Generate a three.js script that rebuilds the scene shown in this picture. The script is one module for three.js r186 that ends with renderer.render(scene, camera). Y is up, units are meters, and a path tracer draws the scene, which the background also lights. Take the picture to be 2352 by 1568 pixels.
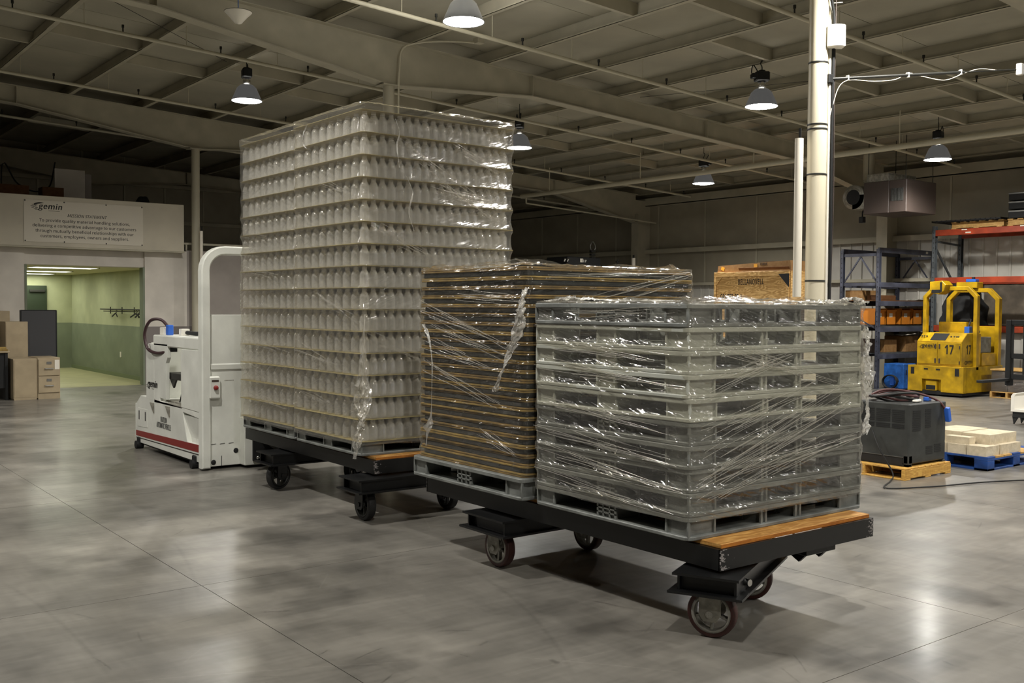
import * as THREE from 'three';
import { mergeGeometries } from 'three/addons/utils/BufferGeometryUtils.js';
import { FontLoader } from 'three/addons/loaders/FontLoader.js';
import { RectAreaLightUniformsLib } from 'three/addons/lights/RectAreaLightUniformsLib.js';

// ---------------------------------------------------------------- camera, lights, exposure
const scene = new THREE.Scene();
scene.background = new THREE.Color(0x000000);
const D2R = Math.PI / 180;
const FOCAL = 2326;                                    // pixels in the 2352 x 1568 frame
const camera = new THREE.PerspectiveCamera(2 * Math.atan(784 / FOCAL) / D2R, 1.5, 0.1, 120);
camera.position.set(0, 1.62, 0);
camera.rotation.order = 'YXZ';
camera.rotation.set(-1.98 * D2R, -37.7 * D2R, 0.38 * D2R);
const renderer = new THREE.WebGLRenderer({ antialias: true });
renderer.toneMapping = THREE.LinearToneMapping;
renderer.toneMappingExposure = 3.0;
renderer.shadowMap.enabled = true;
RectAreaLightUniformsLib.init();
const LAMP_POWER = 15, LAMP_COLOR = new THREE.Color().setRGB(1, 0.965, 0.895);
// rim centre of every high-bay lamp: the six in view, and those of the same grid beside and behind the camera
const LAMPS = [
  [6.62, 4.83, -9.5], [6.53, 4.84, -15.35], [11.93, 4.55, -9.54], [11.69, 4.57, -14.94], [16.7, 4.3, -14.88], [17.06, 4.28, -9.72],
  [1.6, 5.1, -7.0], [-0.6, 5.2, -12.0], [7.4, 4.83, -4.25], [11.9, 4.55, -3.85], [17.0, 4.28, -3.85], [1.6, 5.1, -1.4], [6.8, 4.83, 1.5], [12.0, 4.55, 1.5], [1.3, 5.1, 4.2],
];

// ---------------------------------------------------------------- helpers
let seed = 7;
const rnd = () => { seed |= 0; seed = seed + 0x6D2B79F5 | 0; let t = Math.imul(seed ^ seed >>> 15, 1 | seed); t = t + Math.imul(t ^ t >>> 7, 61 | t) ^ t; return ((t ^ t >>> 14) >>> 0) / 4294967296; };
const rr = (a, b) => a + (b - a) * rnd();
const hash = (x, y) => { let h = Math.imul(x | 0, 374761393) + Math.imul(y | 0, 668265263) | 0; h = Math.imul(h ^ h >>> 13, 1274126177); return ((h ^ h >>> 16) >>> 0) / 4294967296; };
const sm = t => t * t * (3 - 2 * t);
function vnoise(x, y, px = 0, py = 0) {                // value noise; px, py: period in cells
  const xi = Math.floor(x), yi = Math.floor(y), fx = sm(x - xi), fy = sm(y - yi);
  const w = (a, p) => p ? ((a % p) + p) % p : a;
  const a = hash(w(xi, px), w(yi, py)), b = hash(w(xi + 1, px), w(yi, py)), c = hash(w(xi, px), w(yi + 1, py)), d = hash(w(xi + 1, px), w(yi + 1, py));
  return a + (b - a) * fx + (c - a) * fy + (a - b - c + d) * fx * fy;
}
function fbm(x, y, o = 4, p = 0) { let s = 0, a = 0.5, f = 1; for (let i = 0; i < o; i++) { s += a * vnoise(x * f + i * 17, y * f + i * 31, p * f, p * f); a *= 0.5; f *= 2; } return s / (1 - Math.pow(0.5, o)); }
const cl = (v, a = 0, b = 1) => Math.min(b, Math.max(a, v));
function dataTex(w, h, fn, srgb = true) {
  const d = new Uint8Array(w * h * 4);
  for (let y = 0; y < h; y++) for (let x = 0; x < w; x++) { const c = fn(x, y), i = (y * w + x) * 4; if (typeof c === 'number') d[i] = d[i + 1] = d[i + 2] = cl(c) * 255; else { d[i] = cl(c[0]) * 255; d[i + 1] = cl(c[1]) * 255; d[i + 2] = cl(c[2]) * 255; } d[i + 3] = 255; }
  const t = new THREE.DataTexture(d, w, h); t.magFilter = THREE.LinearFilter; t.minFilter = THREE.LinearMipmapLinearFilter; t.generateMipmaps = true;
  t.wrapS = t.wrapT = THREE.RepeatWrapping; if (srgb) t.colorSpace = THREE.SRGBColorSpace; t.needsUpdate = true; return t;
}
function canvasTex(w, h, draw) {
  const c = document.createElement('canvas'); c.width = w; c.height = h; draw(c.getContext('2d'), w, h);
  const t = new THREE.CanvasTexture(c); t.colorSpace = THREE.SRGBColorSpace; return t;
}
const rep = (t, u, v) => { const c = t.clone(); c.repeat.set(u, v); c.needsUpdate = true; return c; };
const ORD = ['first', 'second', 'third', 'fourth', 'fifth', 'sixth', 'seventh', 'eighth', 'ninth', 'tenth', 'eleventh', 'twelfth', 'thirteenth', 'fourteenth', 'fifteenth', 'sixteenth', 'seventeenth', 'eighteenth', 'nineteenth', 'twentieth', 'twenty-first', 'twenty-second', 'twenty-third'];
const V = (x, y, z) => new THREE.Vector3(x, y, z);

// geometries: every one ends up indexed-free with position, normal, uv (uv in metres unless kept)
function fin(g, keepUV) {
  if (g.index) g = g.toNonIndexed();
  if (!g.attributes.normal) g.computeVertexNormals();
  for (const k of Object.keys(g.attributes)) if (!['position', 'normal', 'uv'].includes(k)) g.deleteAttribute(k);
  if (!keepUV || !g.attributes.uv) {
    const p = g.attributes.position, n = g.attributes.normal, uv = new Float32Array(p.count * 2);
    for (let i = 0; i < p.count; i += 3) {
      let nx = 0, ny = 0, nz = 0; for (let j = 0; j < 3; j++) { nx += n.getX(i + j); ny += n.getY(i + j); nz += n.getZ(i + j); }
      nx = Math.abs(nx); ny = Math.abs(ny); nz = Math.abs(nz);
      for (let j = 0; j < 3; j++) { const k = i + j; if (nx >= ny && nx >= nz) { uv[2 * k] = p.getZ(k); uv[2 * k + 1] = p.getY(k); } else if (ny >= nz) { uv[2 * k] = p.getX(k); uv[2 * k + 1] = p.getZ(k); } else { uv[2 * k] = p.getX(k); uv[2 * k + 1] = p.getY(k); } }
    }
    g.setAttribute('uv', new THREE.BufferAttribute(uv, 2));
  }
  return g;
}
const place = (g, x = 0, y = 0, z = 0, rx = 0, ry = 0, rz = 0) => { if (rx || ry || rz) g.applyMatrix4(new THREE.Matrix4().makeRotationFromEuler(new THREE.Euler(rx, ry, rz))); g.translate(x, y, z); return g; };
// box between two corners, edges chamfered by c
function bx(x0, x1, y0, y1, z0, z1, c = 0) {
  if (x0 > x1) [x0, x1] = [x1, x0]; if (y0 > y1) [y0, y1] = [y1, y0]; if (z0 > z1) [z0, z1] = [z1, z0];
  const w = x1 - x0, h = y1 - y0, d = z1 - z0;
  if (!c) { const g = new THREE.BoxGeometry(w, h, d); g.translate((x0 + x1) / 2, (y0 + y1) / 2, (z0 + z1) / 2); return fin(g); }
  c = Math.min(c, w * 0.45, h * 0.45, d * 0.45);
  const X = [x0, x1], Y = [y0, y1], Z = [z0, z1], pos = [];
  const P = (i, j, k, a) => [X[i] + (a === 0 ? 0 : i ? -c : c), Y[j] + (a === 1 ? 0 : j ? -c : c), Z[k] + (a === 2 ? 0 : k ? -c : c)];
  const cx = (x0 + x1) / 2, cy = (y0 + y1) / 2, cz = (z0 + z1) / 2;
  const tri = (a, b, e) => { const ux = b[0] - a[0], uy = b[1] - a[1], uz = b[2] - a[2], vx = e[0] - a[0], vy = e[1] - a[1], vz = e[2] - a[2]; const n = [uy * vz - uz * vy, uz * vx - ux * vz, ux * vy - uy * vx]; const o = n[0] * (a[0] + b[0] + e[0] - 3 * cx) + n[1] * (a[1] + b[1] + e[1] - 3 * cy) + n[2] * (a[2] + b[2] + e[2] - 3 * cz); pos.push(...a, ...(o > 0 ? b : e), ...(o > 0 ? e : b)); };
  const quad = (a, b, e, f) => { tri(a, b, e); tri(a, e, f); };
  for (const s of [0, 1]) { quad(P(s, 0, 0, 0), P(s, 1, 0, 0), P(s, 1, 1, 0), P(s, 0, 1, 0)); quad(P(0, s, 0, 1), P(1, s, 0, 1), P(1, s, 1, 1), P(0, s, 1, 1)); quad(P(0, 0, s, 2), P(1, 0, s, 2), P(1, 1, s, 2), P(0, 1, s, 2)); }
  for (const a of [0, 1]) for (const b of [0, 1]) { quad(P(a, b, 0, 0), P(a, b, 1, 0), P(a, b, 1, 1), P(a, b, 0, 1)); quad(P(a, 0, b, 0), P(a, 1, b, 0), P(a, 1, b, 2), P(a, 0, b, 2)); quad(P(0, a, b, 1), P(1, a, b, 1), P(1, a, b, 2), P(0, a, b, 2)); for (const k of [0, 1]) tri(P(a, b, k, 0), P(a, b, k, 1), P(a, b, k, 2)); }
  const g = new THREE.BufferGeometry(); g.setAttribute('position', new THREE.BufferAttribute(new Float32Array(pos), 3)); g.computeVertexNormals(); return fin(g);
}
const cbx = (w, h, d, c = 0) => bx(-w / 2, w / 2, -h / 2, h / 2, -d / 2, d / 2, c);
// straight bar between two points, square (w x h) or round
function bar(a, b, w, h, c = 0) { const d = V(...b).sub(V(...a)), L = d.length(); const g = cbx(w, h || w, L, c); const o = new THREE.Object3D(); o.position.copy(V(...a).add(V(...b)).multiplyScalar(0.5)); o.up.set(Math.abs(d.y) > 0.98 * L ? 1 : 0, Math.abs(d.y) > 0.98 * L ? 0 : 1, 0); o.lookAt(V(...b)); o.updateMatrix(); g.applyMatrix4(o.matrix); return g; }
function rod(a, b, r, n = 12, r2) { const d = V(...b).sub(V(...a)), L = d.length(); const g = new THREE.CylinderGeometry(r2 ?? r, r, L, n); g.applyQuaternion(new THREE.Quaternion().setFromUnitVectors(V(0, 1, 0), d.normalize())); const m = V(...a).add(V(...b)).multiplyScalar(0.5); g.translate(m.x, m.y, m.z); return fin(g, true); }
const tube = (pts, r, n = 8, seg) => fin(new THREE.TubeGeometry(new THREE.CatmullRomCurve3(pts.map(p => V(...p))), seg || pts.length * 8, r, n, false), true);
const lathe = (prof, n = 24) => fin(new THREE.LatheGeometry(prof.map(p => new THREE.Vector2(...p)), n), true);
// outline (list of [x, y]) extruded by d along +z; holes likewise; turn: 'x' maps (x,y,d)->(depth along x, y, outline x along -z)
function prism(pts, d, holes = [], bev = 0) { const s = new THREE.Shape(pts.map(p => new THREE.Vector2(...p))); for (const h of holes) s.holes.push(new THREE.Path(h.map(p => new THREE.Vector2(...p)))); const g = new THREE.ExtrudeGeometry(s, { depth: d - 2 * bev, bevelEnabled: bev > 0, bevelSize: bev, bevelThickness: bev, bevelSegments: 1, bevelOffset: -bev, curveSegments: 6 }); g.translate(0, 0, bev); return fin(g); }
// outline given as (z, y), extruded along +x from x0 to x1
function prismX(pts, x0, x1, holes = [], bev = 0) { const g = prism(pts, x1 - x0, holes, bev); g.applyMatrix4(new THREE.Matrix4().set(0, 0, 1, x0, 0, 1, 0, 0, 1, 0, 0, 0, 0, 0, 0, 1)); g.deleteAttribute('uv'); flipIf(g); g.computeVertexNormals(); return fin(g); }
function flipIf(g) { const p = g.attributes.position.array; for (let i = 0; i < p.length; i += 9) for (let j = 0; j < 3; j++) { const t = p[i + 3 + j]; p[i + 3 + j] = p[i + 6 + j]; p[i + 6 + j] = t; } }
// outline given as (x, z), extruded up from y0 to y1
function prismY(pts, y0, y1, holes = [], bev = 0) { const g = prism(pts.map(p => [p[0], -p[1]]), y1 - y0, holes.map(h => h.map(p => [p[0], -p[1]])), bev); g.rotateX(-Math.PI / 2); g.translate(0, y0, 0); g.deleteAttribute('uv'); return fin(g); }
const rrect = (w, d, r, n = 4) => { const o = []; for (const [cx, cz, a] of [[w / 2 - r, d / 2 - r, 0], [-w / 2 + r, d / 2 - r, 90], [-w / 2 + r, -d / 2 + r, 180], [w / 2 - r, -d / 2 + r, 270]]) for (let i = 0; i <= n; i++) { const t = (a + 90 * i / n) * D2R; o.push([cx + r * Math.cos(t), cz + r * Math.sin(t)]); } return o; };

const used = {};
const numbered = n => { const k = used[n] = (used[n] ?? -1) + 1; return k ? `${n}_${String(k).padStart(3, '0')}` : n; };
function obj(name, geos, m, parent) {
  const list = Array.isArray(geos) ? geos : [geos];
  const g = list.length > 1 ? mergeGeometries(list) : list[0];
  const o = new THREE.Mesh(g, m); o.castShadow = o.receiveShadow = true; o.name = parent ? name : numbered(name);
  (parent || scene).add(o); return o;
}
function tag(o, label, category, group) { o.userData.label = label; o.userData.category = category; if (group) o.userData.group = group; return o; }
function thing(name, label, category, [x, y, z] = [0, 0, 0], turn = 0, group) { const o = new THREE.Group(); o.name = numbered(name); scene.add(o); o.position.set(x, y, z); o.rotation.y = turn; return tag(o, label, category, group); }
function struct(name, geos, m, label) { const o = obj(name, geos, m); o.name = name; o.userData.kind = 'structure'; if (label) o.userData.label = label; return o; }
function dup(root, [x, y, z], turn = 0, label, group) { const r = root.clone(); r.name = numbered(root.name.replace(/_\d{3}$/, '')); r.userData = { ...root.userData }; scene.add(r); r.position.set(x, y, z); r.rotation.y = turn; if (label) r.userData.label = label; if (group) r.userData.group = group; return r; }

// ---------------------------------------------------------------- materials
const mat = (c, rough = 0.6, o = {}) => new THREE.MeshStandardMaterial({ color: c, roughness: rough, ...o });
const phys = (c, rough, o) => new THREE.MeshPhysicalMaterial({ color: c, roughness: rough, ...o });
const fineT = dataTex(256, 256, (x, y) => 0.5 + 0.5 * (fbm(x / 16, y / 16, 4, 16) - 0.5) * 1.4, false);
const mottle = (lo, hi) => dataTex(256, 256, (x, y) => { const v = lo + (hi - lo) * fbm(x / 32, y / 32, 5, 8); return [v, v, v]; });
const softMottle = mottle(0.86, 1.0), dirtMottle = mottle(0.62, 1.05);
const M = {};
M.cream = mat(0xbdb7a2, 0.6, { map: rep(softMottle, 0.5, 0.5) });
M.roof = mat(0xb1ac99, 0.7, { map: rep(softMottle, 0.25, 0.25) });
M.wallPanel = mat(0xa8a18e, 0.65, { map: rep(softMottle, 0.3, 0.3) });
M.liner = mat(0xd6d3ca, 0.45, { map: rep(softMottle, 0.4, 0.4) });
M.wallWhite = mat(0xdfd8cd, 0.75, { map: rep(softMottle, 0.4, 0.4) });
M.wallGrey = mat(0xa79f98, 0.75, { map: rep(softMottle, 0.4, 0.4) });
M.wallBand = mat(0x7d7673, 0.75);
M.fascia = mat(0xd0c8b4, 0.6, { map: rep(softMottle, 0.3, 0.3) });
M.greenUp = mat(0xb7bb98, 0.75, { map: rep(softMottle, 0.4, 0.4) });
M.greenLow = mat(0x818a74, 0.75, { map: rep(softMottle, 0.4, 0.4) });
M.black = mat(0x0f1011, 0.42, { map: rep(dirtMottle, 1.2, 1.2) });
M.blackMatte = mat(0x101112, 0.7);
M.rubber = mat(0x1d1c1b, 0.65, { map: rep(dirtMottle, 3, 3) });
M.redRubber = mat(0x4a231d, 0.5, { map: rep(dirtMottle, 3, 3) });
M.zinc = mat(0xb9b6ac, 0.4, { metalness: 0.2, map: rep(dirtMottle, 4, 4) });
M.forkWhite = mat(0xa8a497, 0.5, { map: rep(dirtMottle, 4, 4) });
M.steel = mat(0x8d8c88, 0.35, { metalness: 0.85 });
M.chrome = mat(0xd8d8d6, 0.18, { metalness: 1 });
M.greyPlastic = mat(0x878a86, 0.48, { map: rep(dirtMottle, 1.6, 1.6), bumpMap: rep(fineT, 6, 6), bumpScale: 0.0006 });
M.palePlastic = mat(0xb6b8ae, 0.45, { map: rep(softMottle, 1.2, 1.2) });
M.agvWhite = mat(0xeeefe6, 0.35, { map: rep(softMottle, 0.6, 0.6) });
M.agvYellow = mat(0xd6ab10, 0.4, { map: rep(dirtMottle, 0.9, 0.9) });
M.red = mat(0x86231f, 0.4);
M.ink = mat(0x171514, 0.6);
M.inkBrown = mat(0x3a2d22, 0.7);
M.blue = mat(0x2f63c4, 0.4);
M.bluePaint = mat(0x1f4f9c, 0.55, { map: rep(dirtMottle, 1.5, 1.5) });
M.blueBox = mat(0x3173cf, 0.45, { map: rep(dirtMottle, 2, 2) });
M.rackGrey = mat(0x5b5f70, 0.5, { map: rep(dirtMottle, 1, 1) });
M.rackTeal = mat(0x5a6064, 0.5, { map: rep(dirtMottle, 1, 1) });
M.orange = mat(0xb8431b, 0.5, { map: rep(dirtMottle, 0.8, 0.8) });
M.orangeBox = mat(0xcf7d1d, 0.65);
M.charger = mat(0x3d3f3d, 0.5, { map: rep(dirtMottle, 1.2, 1.2) });
M.paper = mat(0xded9cc, 0.8);
M.tan = mat(0xb2a183, 0.5, { map: rep(softMottle, 1, 1) });
M.darkPartition = mat(0x3c3c3e, 0.8);
M.greyBrown = mat(0x473d38, 0.55);
M.pipe = mat(0xc0baa4, 0.5);
M.darkMetal = mat(0x23231f, 0.5);
M.doorDark = mat(0x24301f, 0.5);
M.white = mat(0xe9e5da, 0.4);
M.pvc = mat(0xe6dfd0, 0.35);
M.yellowTag = mat(0xe8a531, 0.7);
M.clear = phys(0xf4f4f0, 0.1, { transmission: 0.9, ior: 1.5, thickness: 0 });
// plywood: long wandering grain
const grain = (x, y, s) => { const u = x / 512 * 2.2, v = y / 256 * 5; const w = fbm(u * 1.1 + s, v * 1.3 + s, 3) * 7 + fbm(u * 5, v * 9, 2) * 0.7; return 0.5 + 0.5 * Math.sin(w * 6.3 + v * 2); };
const woodTex = (a, b, s) => dataTex(512, 256, (x, y) => { const g = Math.pow(grain(x, y, s), 1.6), n = fbm(x / 3, y / 40, 3) * 0.22; return [a[0] + (b[0] - a[0]) * g - n * 0.5, a[1] + (b[1] - a[1]) * g - n * 0.5, a[2] + (b[2] - a[2]) * g - n * 0.45].map(v => v + 0.06); });
const plyT = woodTex([0.66, 0.46, 0.2], [0.8, 0.61, 0.33], 3), crateT = woodTex([0.68, 0.52, 0.28], [0.86, 0.71, 0.46], 9);
M.ply = mat(0xffffff, 0.62, { map: rep(plyT, 1 / 1.2, 1 / 0.6) });
M.plyEdge = mat(0xe2bd74, 0.7, { map: rep(plyT, 0.4, 14) });
M.crate = mat(0xffffff, 0.65, { map: rep(crateT, 1 / 1.3, 1 / 0.7) });
const pineT = woodTex([0.76, 0.62, 0.38], [0.86, 0.74, 0.5], 5);
M.pine = mat(0xe6dcc8, 0.7, { map: rep(pineT, 0.8, 3) });
M.pineYellow = mat(0xf2dfa6, 0.7, { map: rep(pineT, 0.8, 3) });
const cardT = dataTex(256, 256, (x, y) => { const n = fbm(x / 24, y / 24, 4) * 0.12, l = 0.02 * Math.sin(y * 0.8); return [0.62 - n + l, 0.48 - n + l, 0.31 - n + l]; });
M.card = mat(0xffffff, 0.85, { map: rep(cardT, 2, 2) });
M.cardDark = mat(0xb09a86, 0.85, { map: rep(cardT, 2, 2) });
M.tierSheet = mat(0xa39667, 0.8, { map: rep(softMottle, 2, 2) });
M.fibre = mat(0xb89a55, 0.75, { map: rep(dirtMottle, 2, 2) });
M.fibre2 = mat(0xa08247, 0.75, { map: rep(dirtMottle, 2, 2) });
M.darkBoard = mat(0x2b3033, 0.42, { map: rep(dirtMottle, 2, 2) });
M.stone = mat(0xffffff, 0.9, { map: rep(dataTex(256, 256, (x, y) => { const n = fbm(x / 20, y / 20, 5) * 0.13; return [0.84 - n, 0.79 - n, 0.69 - n]; }), 2, 2), bumpMap: rep(fineT, 5, 5), bumpScale: 0.0015 });
// painted steel chipped to bare primer in ragged patches
const chipT = dataTex(1024, 128, (x, y) => { const u = x / 1024, e = Math.max(0, 1 - Math.min(u, 1 - u) * 8.5), n = fbm(x / 14, y / 9, 4), m = fbm(x / 4, y / 4, 2); const chip = n * 0.75 + m * 0.25 > 1.0 - 0.5 * e ? 1 : 0; const b = 0.1 + 0.03 * fbm(x / 20, y / 20, 3); return chip ? [0.42 + 0.2 * m, 0.4 + 0.2 * m, 0.39 + 0.2 * m] : [b * 0.75, b * 0.76, b * 0.75]; });
M.chipped = mat(0xffffff, 0.42, { map: chipT });
// clear stretch film: fine wrinkles running slightly downhill round the load
function filmTex(angle, s, iso = 1) {
  const N = 1024, ca = Math.cos(angle), sa = Math.sin(angle);
  return dataTex(N, N, (x, y) => { const u = x / N * 1.6, v = y / N * 1.6, a = u * ca + v * sa, b = -u * sa + v * ca; const warp = 0.03 * fbm(a * 3 + s, b * 5, 3);
    const w1 = vnoise(a * 2.6 + s, (b + warp) * 46), w2 = vnoise(a * 6 + 5 + s, (b + warp) * 120), w3 = vnoise(a * 14 + 9, b * 60 + s), w4 = vnoise(a * 40, b * 160);
    const rg = Math.pow(1 - Math.abs(2 * vnoise(a * 3.4 + 21, (b + warp) * 17 + s) - 1), 5) * Math.max(0, fbm(u * 4 + s, v * 4, 2) * 1.7 - 0.3), r2 = Math.pow(1 - Math.abs(2 * vnoise(a * 5 + 3, (b - warp + a * 0.25) * 30 + s) - 1), 6) * fbm(u * 5, v * 5 + s, 2); const amp = 0.3 + 0.7 * fbm(u * 2.2 + s, v * 2.2, 2); return 0.3 + rg * 0.4 + r2 * 0.2 + (vnoise(a * 22 + s, b * 115) - 0.5) * 0.15 * iso + (vnoise(a * 46 + s, b * 230 + 7) - 0.5) * 0.06 * iso + (vnoise(a * 16 + s, b * 30 + 3) - 0.5) * 0.2 * iso + amp * 0.5 * ((w1 - 0.5) * 0.75 + (w2 - 0.5) * 0.42 + (w3 - 0.5) * 0.3 + (w4 - 0.5) * 0.12); }, false);
}
const film = (t, scale, o = {}) => phys(0xf6f4ee, 0.13, { transmission: 0.982, ior: 1.7, thickness: 0, side: THREE.DoubleSide, bumpMap: rep(t, 1 / 1.6, 1 / 1.6), bumpScale: scale, ...o });
const filmA = filmTex(-0.2, 3), filmB = filmTex(0.32, 11), filmC = filmTex(-0.3, 17, 0.35);
M.filmBottle = film(filmC, 0.0095, { transmission: 0.955 });
M.filmBoard = film(filmA, 0.014);
M.filmPallet = film(filmB, 0.02, { transmission: 0.965 });
M.pleat = phys(0xf8f6f0, 0.12, { transmission: 0.85, ior: 1.9, thickness: 0, side: THREE.DoubleSide });
M.filmFan = film(filmB, 0.012, { transmission: 0.8, roughness: 0.16 });
M.filmTail = film(filmB, 0.012, { transmission: 0.62, roughness: 0.2 });
M.bottle = phys(0xffffff, 0.09, { transmission: 0.82, ior: 1.8, thickness: 0 });
M.lampGlow = mat(0xffffff, 0.5, { emissive: new THREE.Color().setRGB(1, 0.98, 0.95), emissiveIntensity: 22 });
M.tubeGlow = mat(0xffffff, 0.5, { emissive: new THREE.Color().setRGB(0.97, 1, 0.86), emissiveIntensity: 1.6 });
M.reflector = phys(0x4d4d49, 0.4, { emissive: new THREE.Color().setRGB(0.5, 0.5, 0.52), emissiveIntensity: 0.05, transmission: 0.3, thickness: 0, side: THREE.DoubleSide });
// concrete floor: clouded cement paste, rubbed-in dirt, tyre scuffs and scratches
const FT = 1024, FC = 2048;
const scuff = new Float32Array(FC * FC);
function stroke(x, y, ang, len, bend, w, v) { const n = Math.ceil(len * FC / 8 * 1.4); for (let i = 0; i < n; i++) { const t = i / n; x += Math.cos(ang) * len / n; y += Math.sin(ang) * len / n; ang += bend / n; const px = x / 8 * FC, py = y / 8 * FC, k = v * (0.35 + 0.65 * vnoise(i * 0.21, v * 999 + len * 77)) * Math.min(1, 6 * t, 6 * (1 - t)); for (let a = -w; a <= w; a++) for (let b = -w; b <= w; b++) { const d = Math.hypot(a, b); if (d > w + 0.3) continue; const q = (((py + b) & (FC - 1)) * FC + ((px + a) & (FC - 1))); scuff[q] = v < 0 ? Math.min(scuff[q], k * (1 - d / (w + 1))) : Math.max(scuff[q], k * (1 - d / (w + 1))); } } }
for (let i = 0; i < 150; i++) stroke(rr(0, 8), rr(0, 8), rr(0, 6.3), rr(0.04, 0.3), rr(-0.4, 0.4), rnd() < 0.3 ? 2 : 1, -rr(0.05, 0.16));
for (let i = 0; i < 34; i++) stroke(rr(0, 8), rr(0, 8), (rnd() < 0.6 ? 1.57 : 0) + rr(-0.25, 0.25), rr(0.6, 3.2), rr(-0.5, 0.5), 4, -rr(0.02, 0.055));
for (let i = 0; i < 60; i++) stroke(rr(0, 8), rr(0, 8), rr(0, 6.3), rr(0.2, 1.6), rr(-0.2, 0.2), 1, rr(0.02, 0.07));
for (let i = 0; i < 14; i++) stroke(rr(0, 8), rr(0, 8), rr(0, 6.3), rr(0.02, 0.06), 0, 4, -rr(0.1, 0.22));
const floorT = dataTex(FC, FC, (x, y) => { const u = x / FC * 8, v = y / FC * 8; const a = fbm(u, v, 5, 8), b = fbm(u * 4 + 3, v * 4, 4, 32), c = fbm(u * 2 + 40, v * 2, 4, 16), s = vnoise(u * 5, v * 44, 40, 352) - 0.5, s2 = vnoise(u * 44, v * 6, 352, 48) - 0.5; const blot = Math.max(0, c - 0.58) * 1.4, pale = Math.max(0, fbm(u * 1.5 + 70, v * 1.5, 5, 12) - 0.56) * 0.4; const k = 0.455 + 0.12 * (a - 0.5) + 0.15 * (b - 0.5) + 0.035 * s + 0.02 * s2 - blot * 0.35 + pale + scuff[y * FC + x]; return [k * 1.015, k * 0.985, k * 0.925]; });
const floorR = dataTex(FT, FT, (x, y) => { const u = x / FT * 8, v = y / FT * 8; const a = fbm(u * 1 + 9, v * 1 + 4, 5, 8), b = fbm(u * 8, v * 8, 3, 64), s = vnoise(u * 6, v * 30, 48, 240); return 0.3 + 0.2 * a + 0.06 * (b - 0.5) + 0.05 * (s - 0.5); }, false);
M.floor = phys(0xffffff, 1, { map: rep(floorT, 1 / 8, 1 / 8), roughnessMap: rep(floorR, 1 / 8, 1 / 8), clearcoat: 0.24, clearcoatRoughness: 0.17, bumpMap: rep(fineT, 1.1, 1.1), bumpScale: 0.001 });
const font = await new FontLoader().loadAsync('fonts/droid/droid_sans_bold.typeface.json');
const fontR = await new FontLoader().loadAsync('fonts/droid/droid_sans_regular.typeface.json');
// flat lettering in the xy plane, centred, cap height about h; shear for italics, squeeze for narrow faces
function letters(text, h, f = font, { shear = 0, squeeze = 1, align = 'c', t = 0.0015 } = {}) {
  const g = new THREE.ExtrudeGeometry(f.generateShapes(text, h / 0.72), { depth: t, bevelEnabled: false, curveSegments: 3 });
  g.computeBoundingBox(); const b = g.boundingBox;
  g.translate(align === 'c' ? -(b.min.x + b.max.x) / 2 : -b.min.x, 0, 0);
  g.applyMatrix4(new THREE.Matrix4().set(squeeze, shear, 0, 0, 0, 1, 0, 0, 0, 0, 1, 0, 0, 0, 0, 1));
  return fin(g);
}
// the logo: slanted word, its first letter broken up into speed stripes under a pointed cap
function logo(h) {
  const parts = [letters('gemin', h, font, { shear: 0.2, align: 'l' })];
  for (let i = 0; i < 7; i++) { const y = h * (-0.22 + 0.17 * i), x0 = -h * [0.45, 0.85, 0.6, 1.05, 0.75, 0.5, 0.3][i], w = h * [0.5, 0.55, 0.3, 0.6, 0.4, 0.5, 0.4][i]; parts.push(place(cbx(w, h * 0.085, 0.0015), x0 + w / 2 + y * 0.2, y, 0.0008)); if (i % 2) parts.push(place(cbx(w * 0.4, h * 0.085, 0.0015), x0 - w * 0.35 + y * 0.2, y, 0.0008)); }
  const s = new THREE.Shape([[-0.55, 0.72], [-0.1, 1.02], [0.5, 1.05], [1.15, 0.86], [0.62, 0.84], [0.1, 0.9]].map(p => new THREE.Vector2(p[0] * h, p[1] * h)));
  parts.push(fin(new THREE.ExtrudeGeometry(s, { depth: 0.0015, bevelEnabled: false })));
  parts.push(place(cbx(h * 1.3, h * 0.05, 0.0015), h * 2.9, -h * 0.33, 0.0008));
  return parts;
}

// ---------------------------------------------------------------- structure
M.jointFill = mat(0x4a463e, 0.8);
const roofY = x => 5.8 - 0.0525 * x;                    // underside of the purlins = top of the rafters
const X0 = -9, X1 = 20.6, Z0 = -28.5, Z1 = 9, SLOPE = Math.atan(0.0525);
const setting = (o, label, category) => { o.userData.kind = 'structure'; o.userData.label = label; o.userData.category = category; return o; };
const floor = struct('floor', bx(X0, X1 + 0.3, -0.3, -0.0035, Z0 - 0.2, Z1, 0), M.jointFill); setting(floor, 'polished grey concrete warehouse floor of large slabs', 'floor');
{ // slabs with open joints
  const P = 3.07, jx = [], jz = []; for (let x = 2.13 - P * 4; x < X1 + 3; x += P) jx.push(x); for (let z = -2.6 - P * 9; z < Z1 + 3; z += P) jz.push(z);
  for (let i = 0; i + 1 < jx.length; i++) for (let j = 0; j + 1 < jz.length; j++) {
    const a = Math.max(jx[i], X0), b = Math.min(jx[i + 1], X1), c = Math.max(jz[j], Z0), d = Math.min(jz[j + 1], Z1); if (b - a < 0.05 || d - c < 0.05) continue;
    obj('slab', bx(a + 0.002, b - 0.002, -0.0034, 0, c + 0.002, d - 0.002, 0), M.floor, floor);
  }
}
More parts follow.
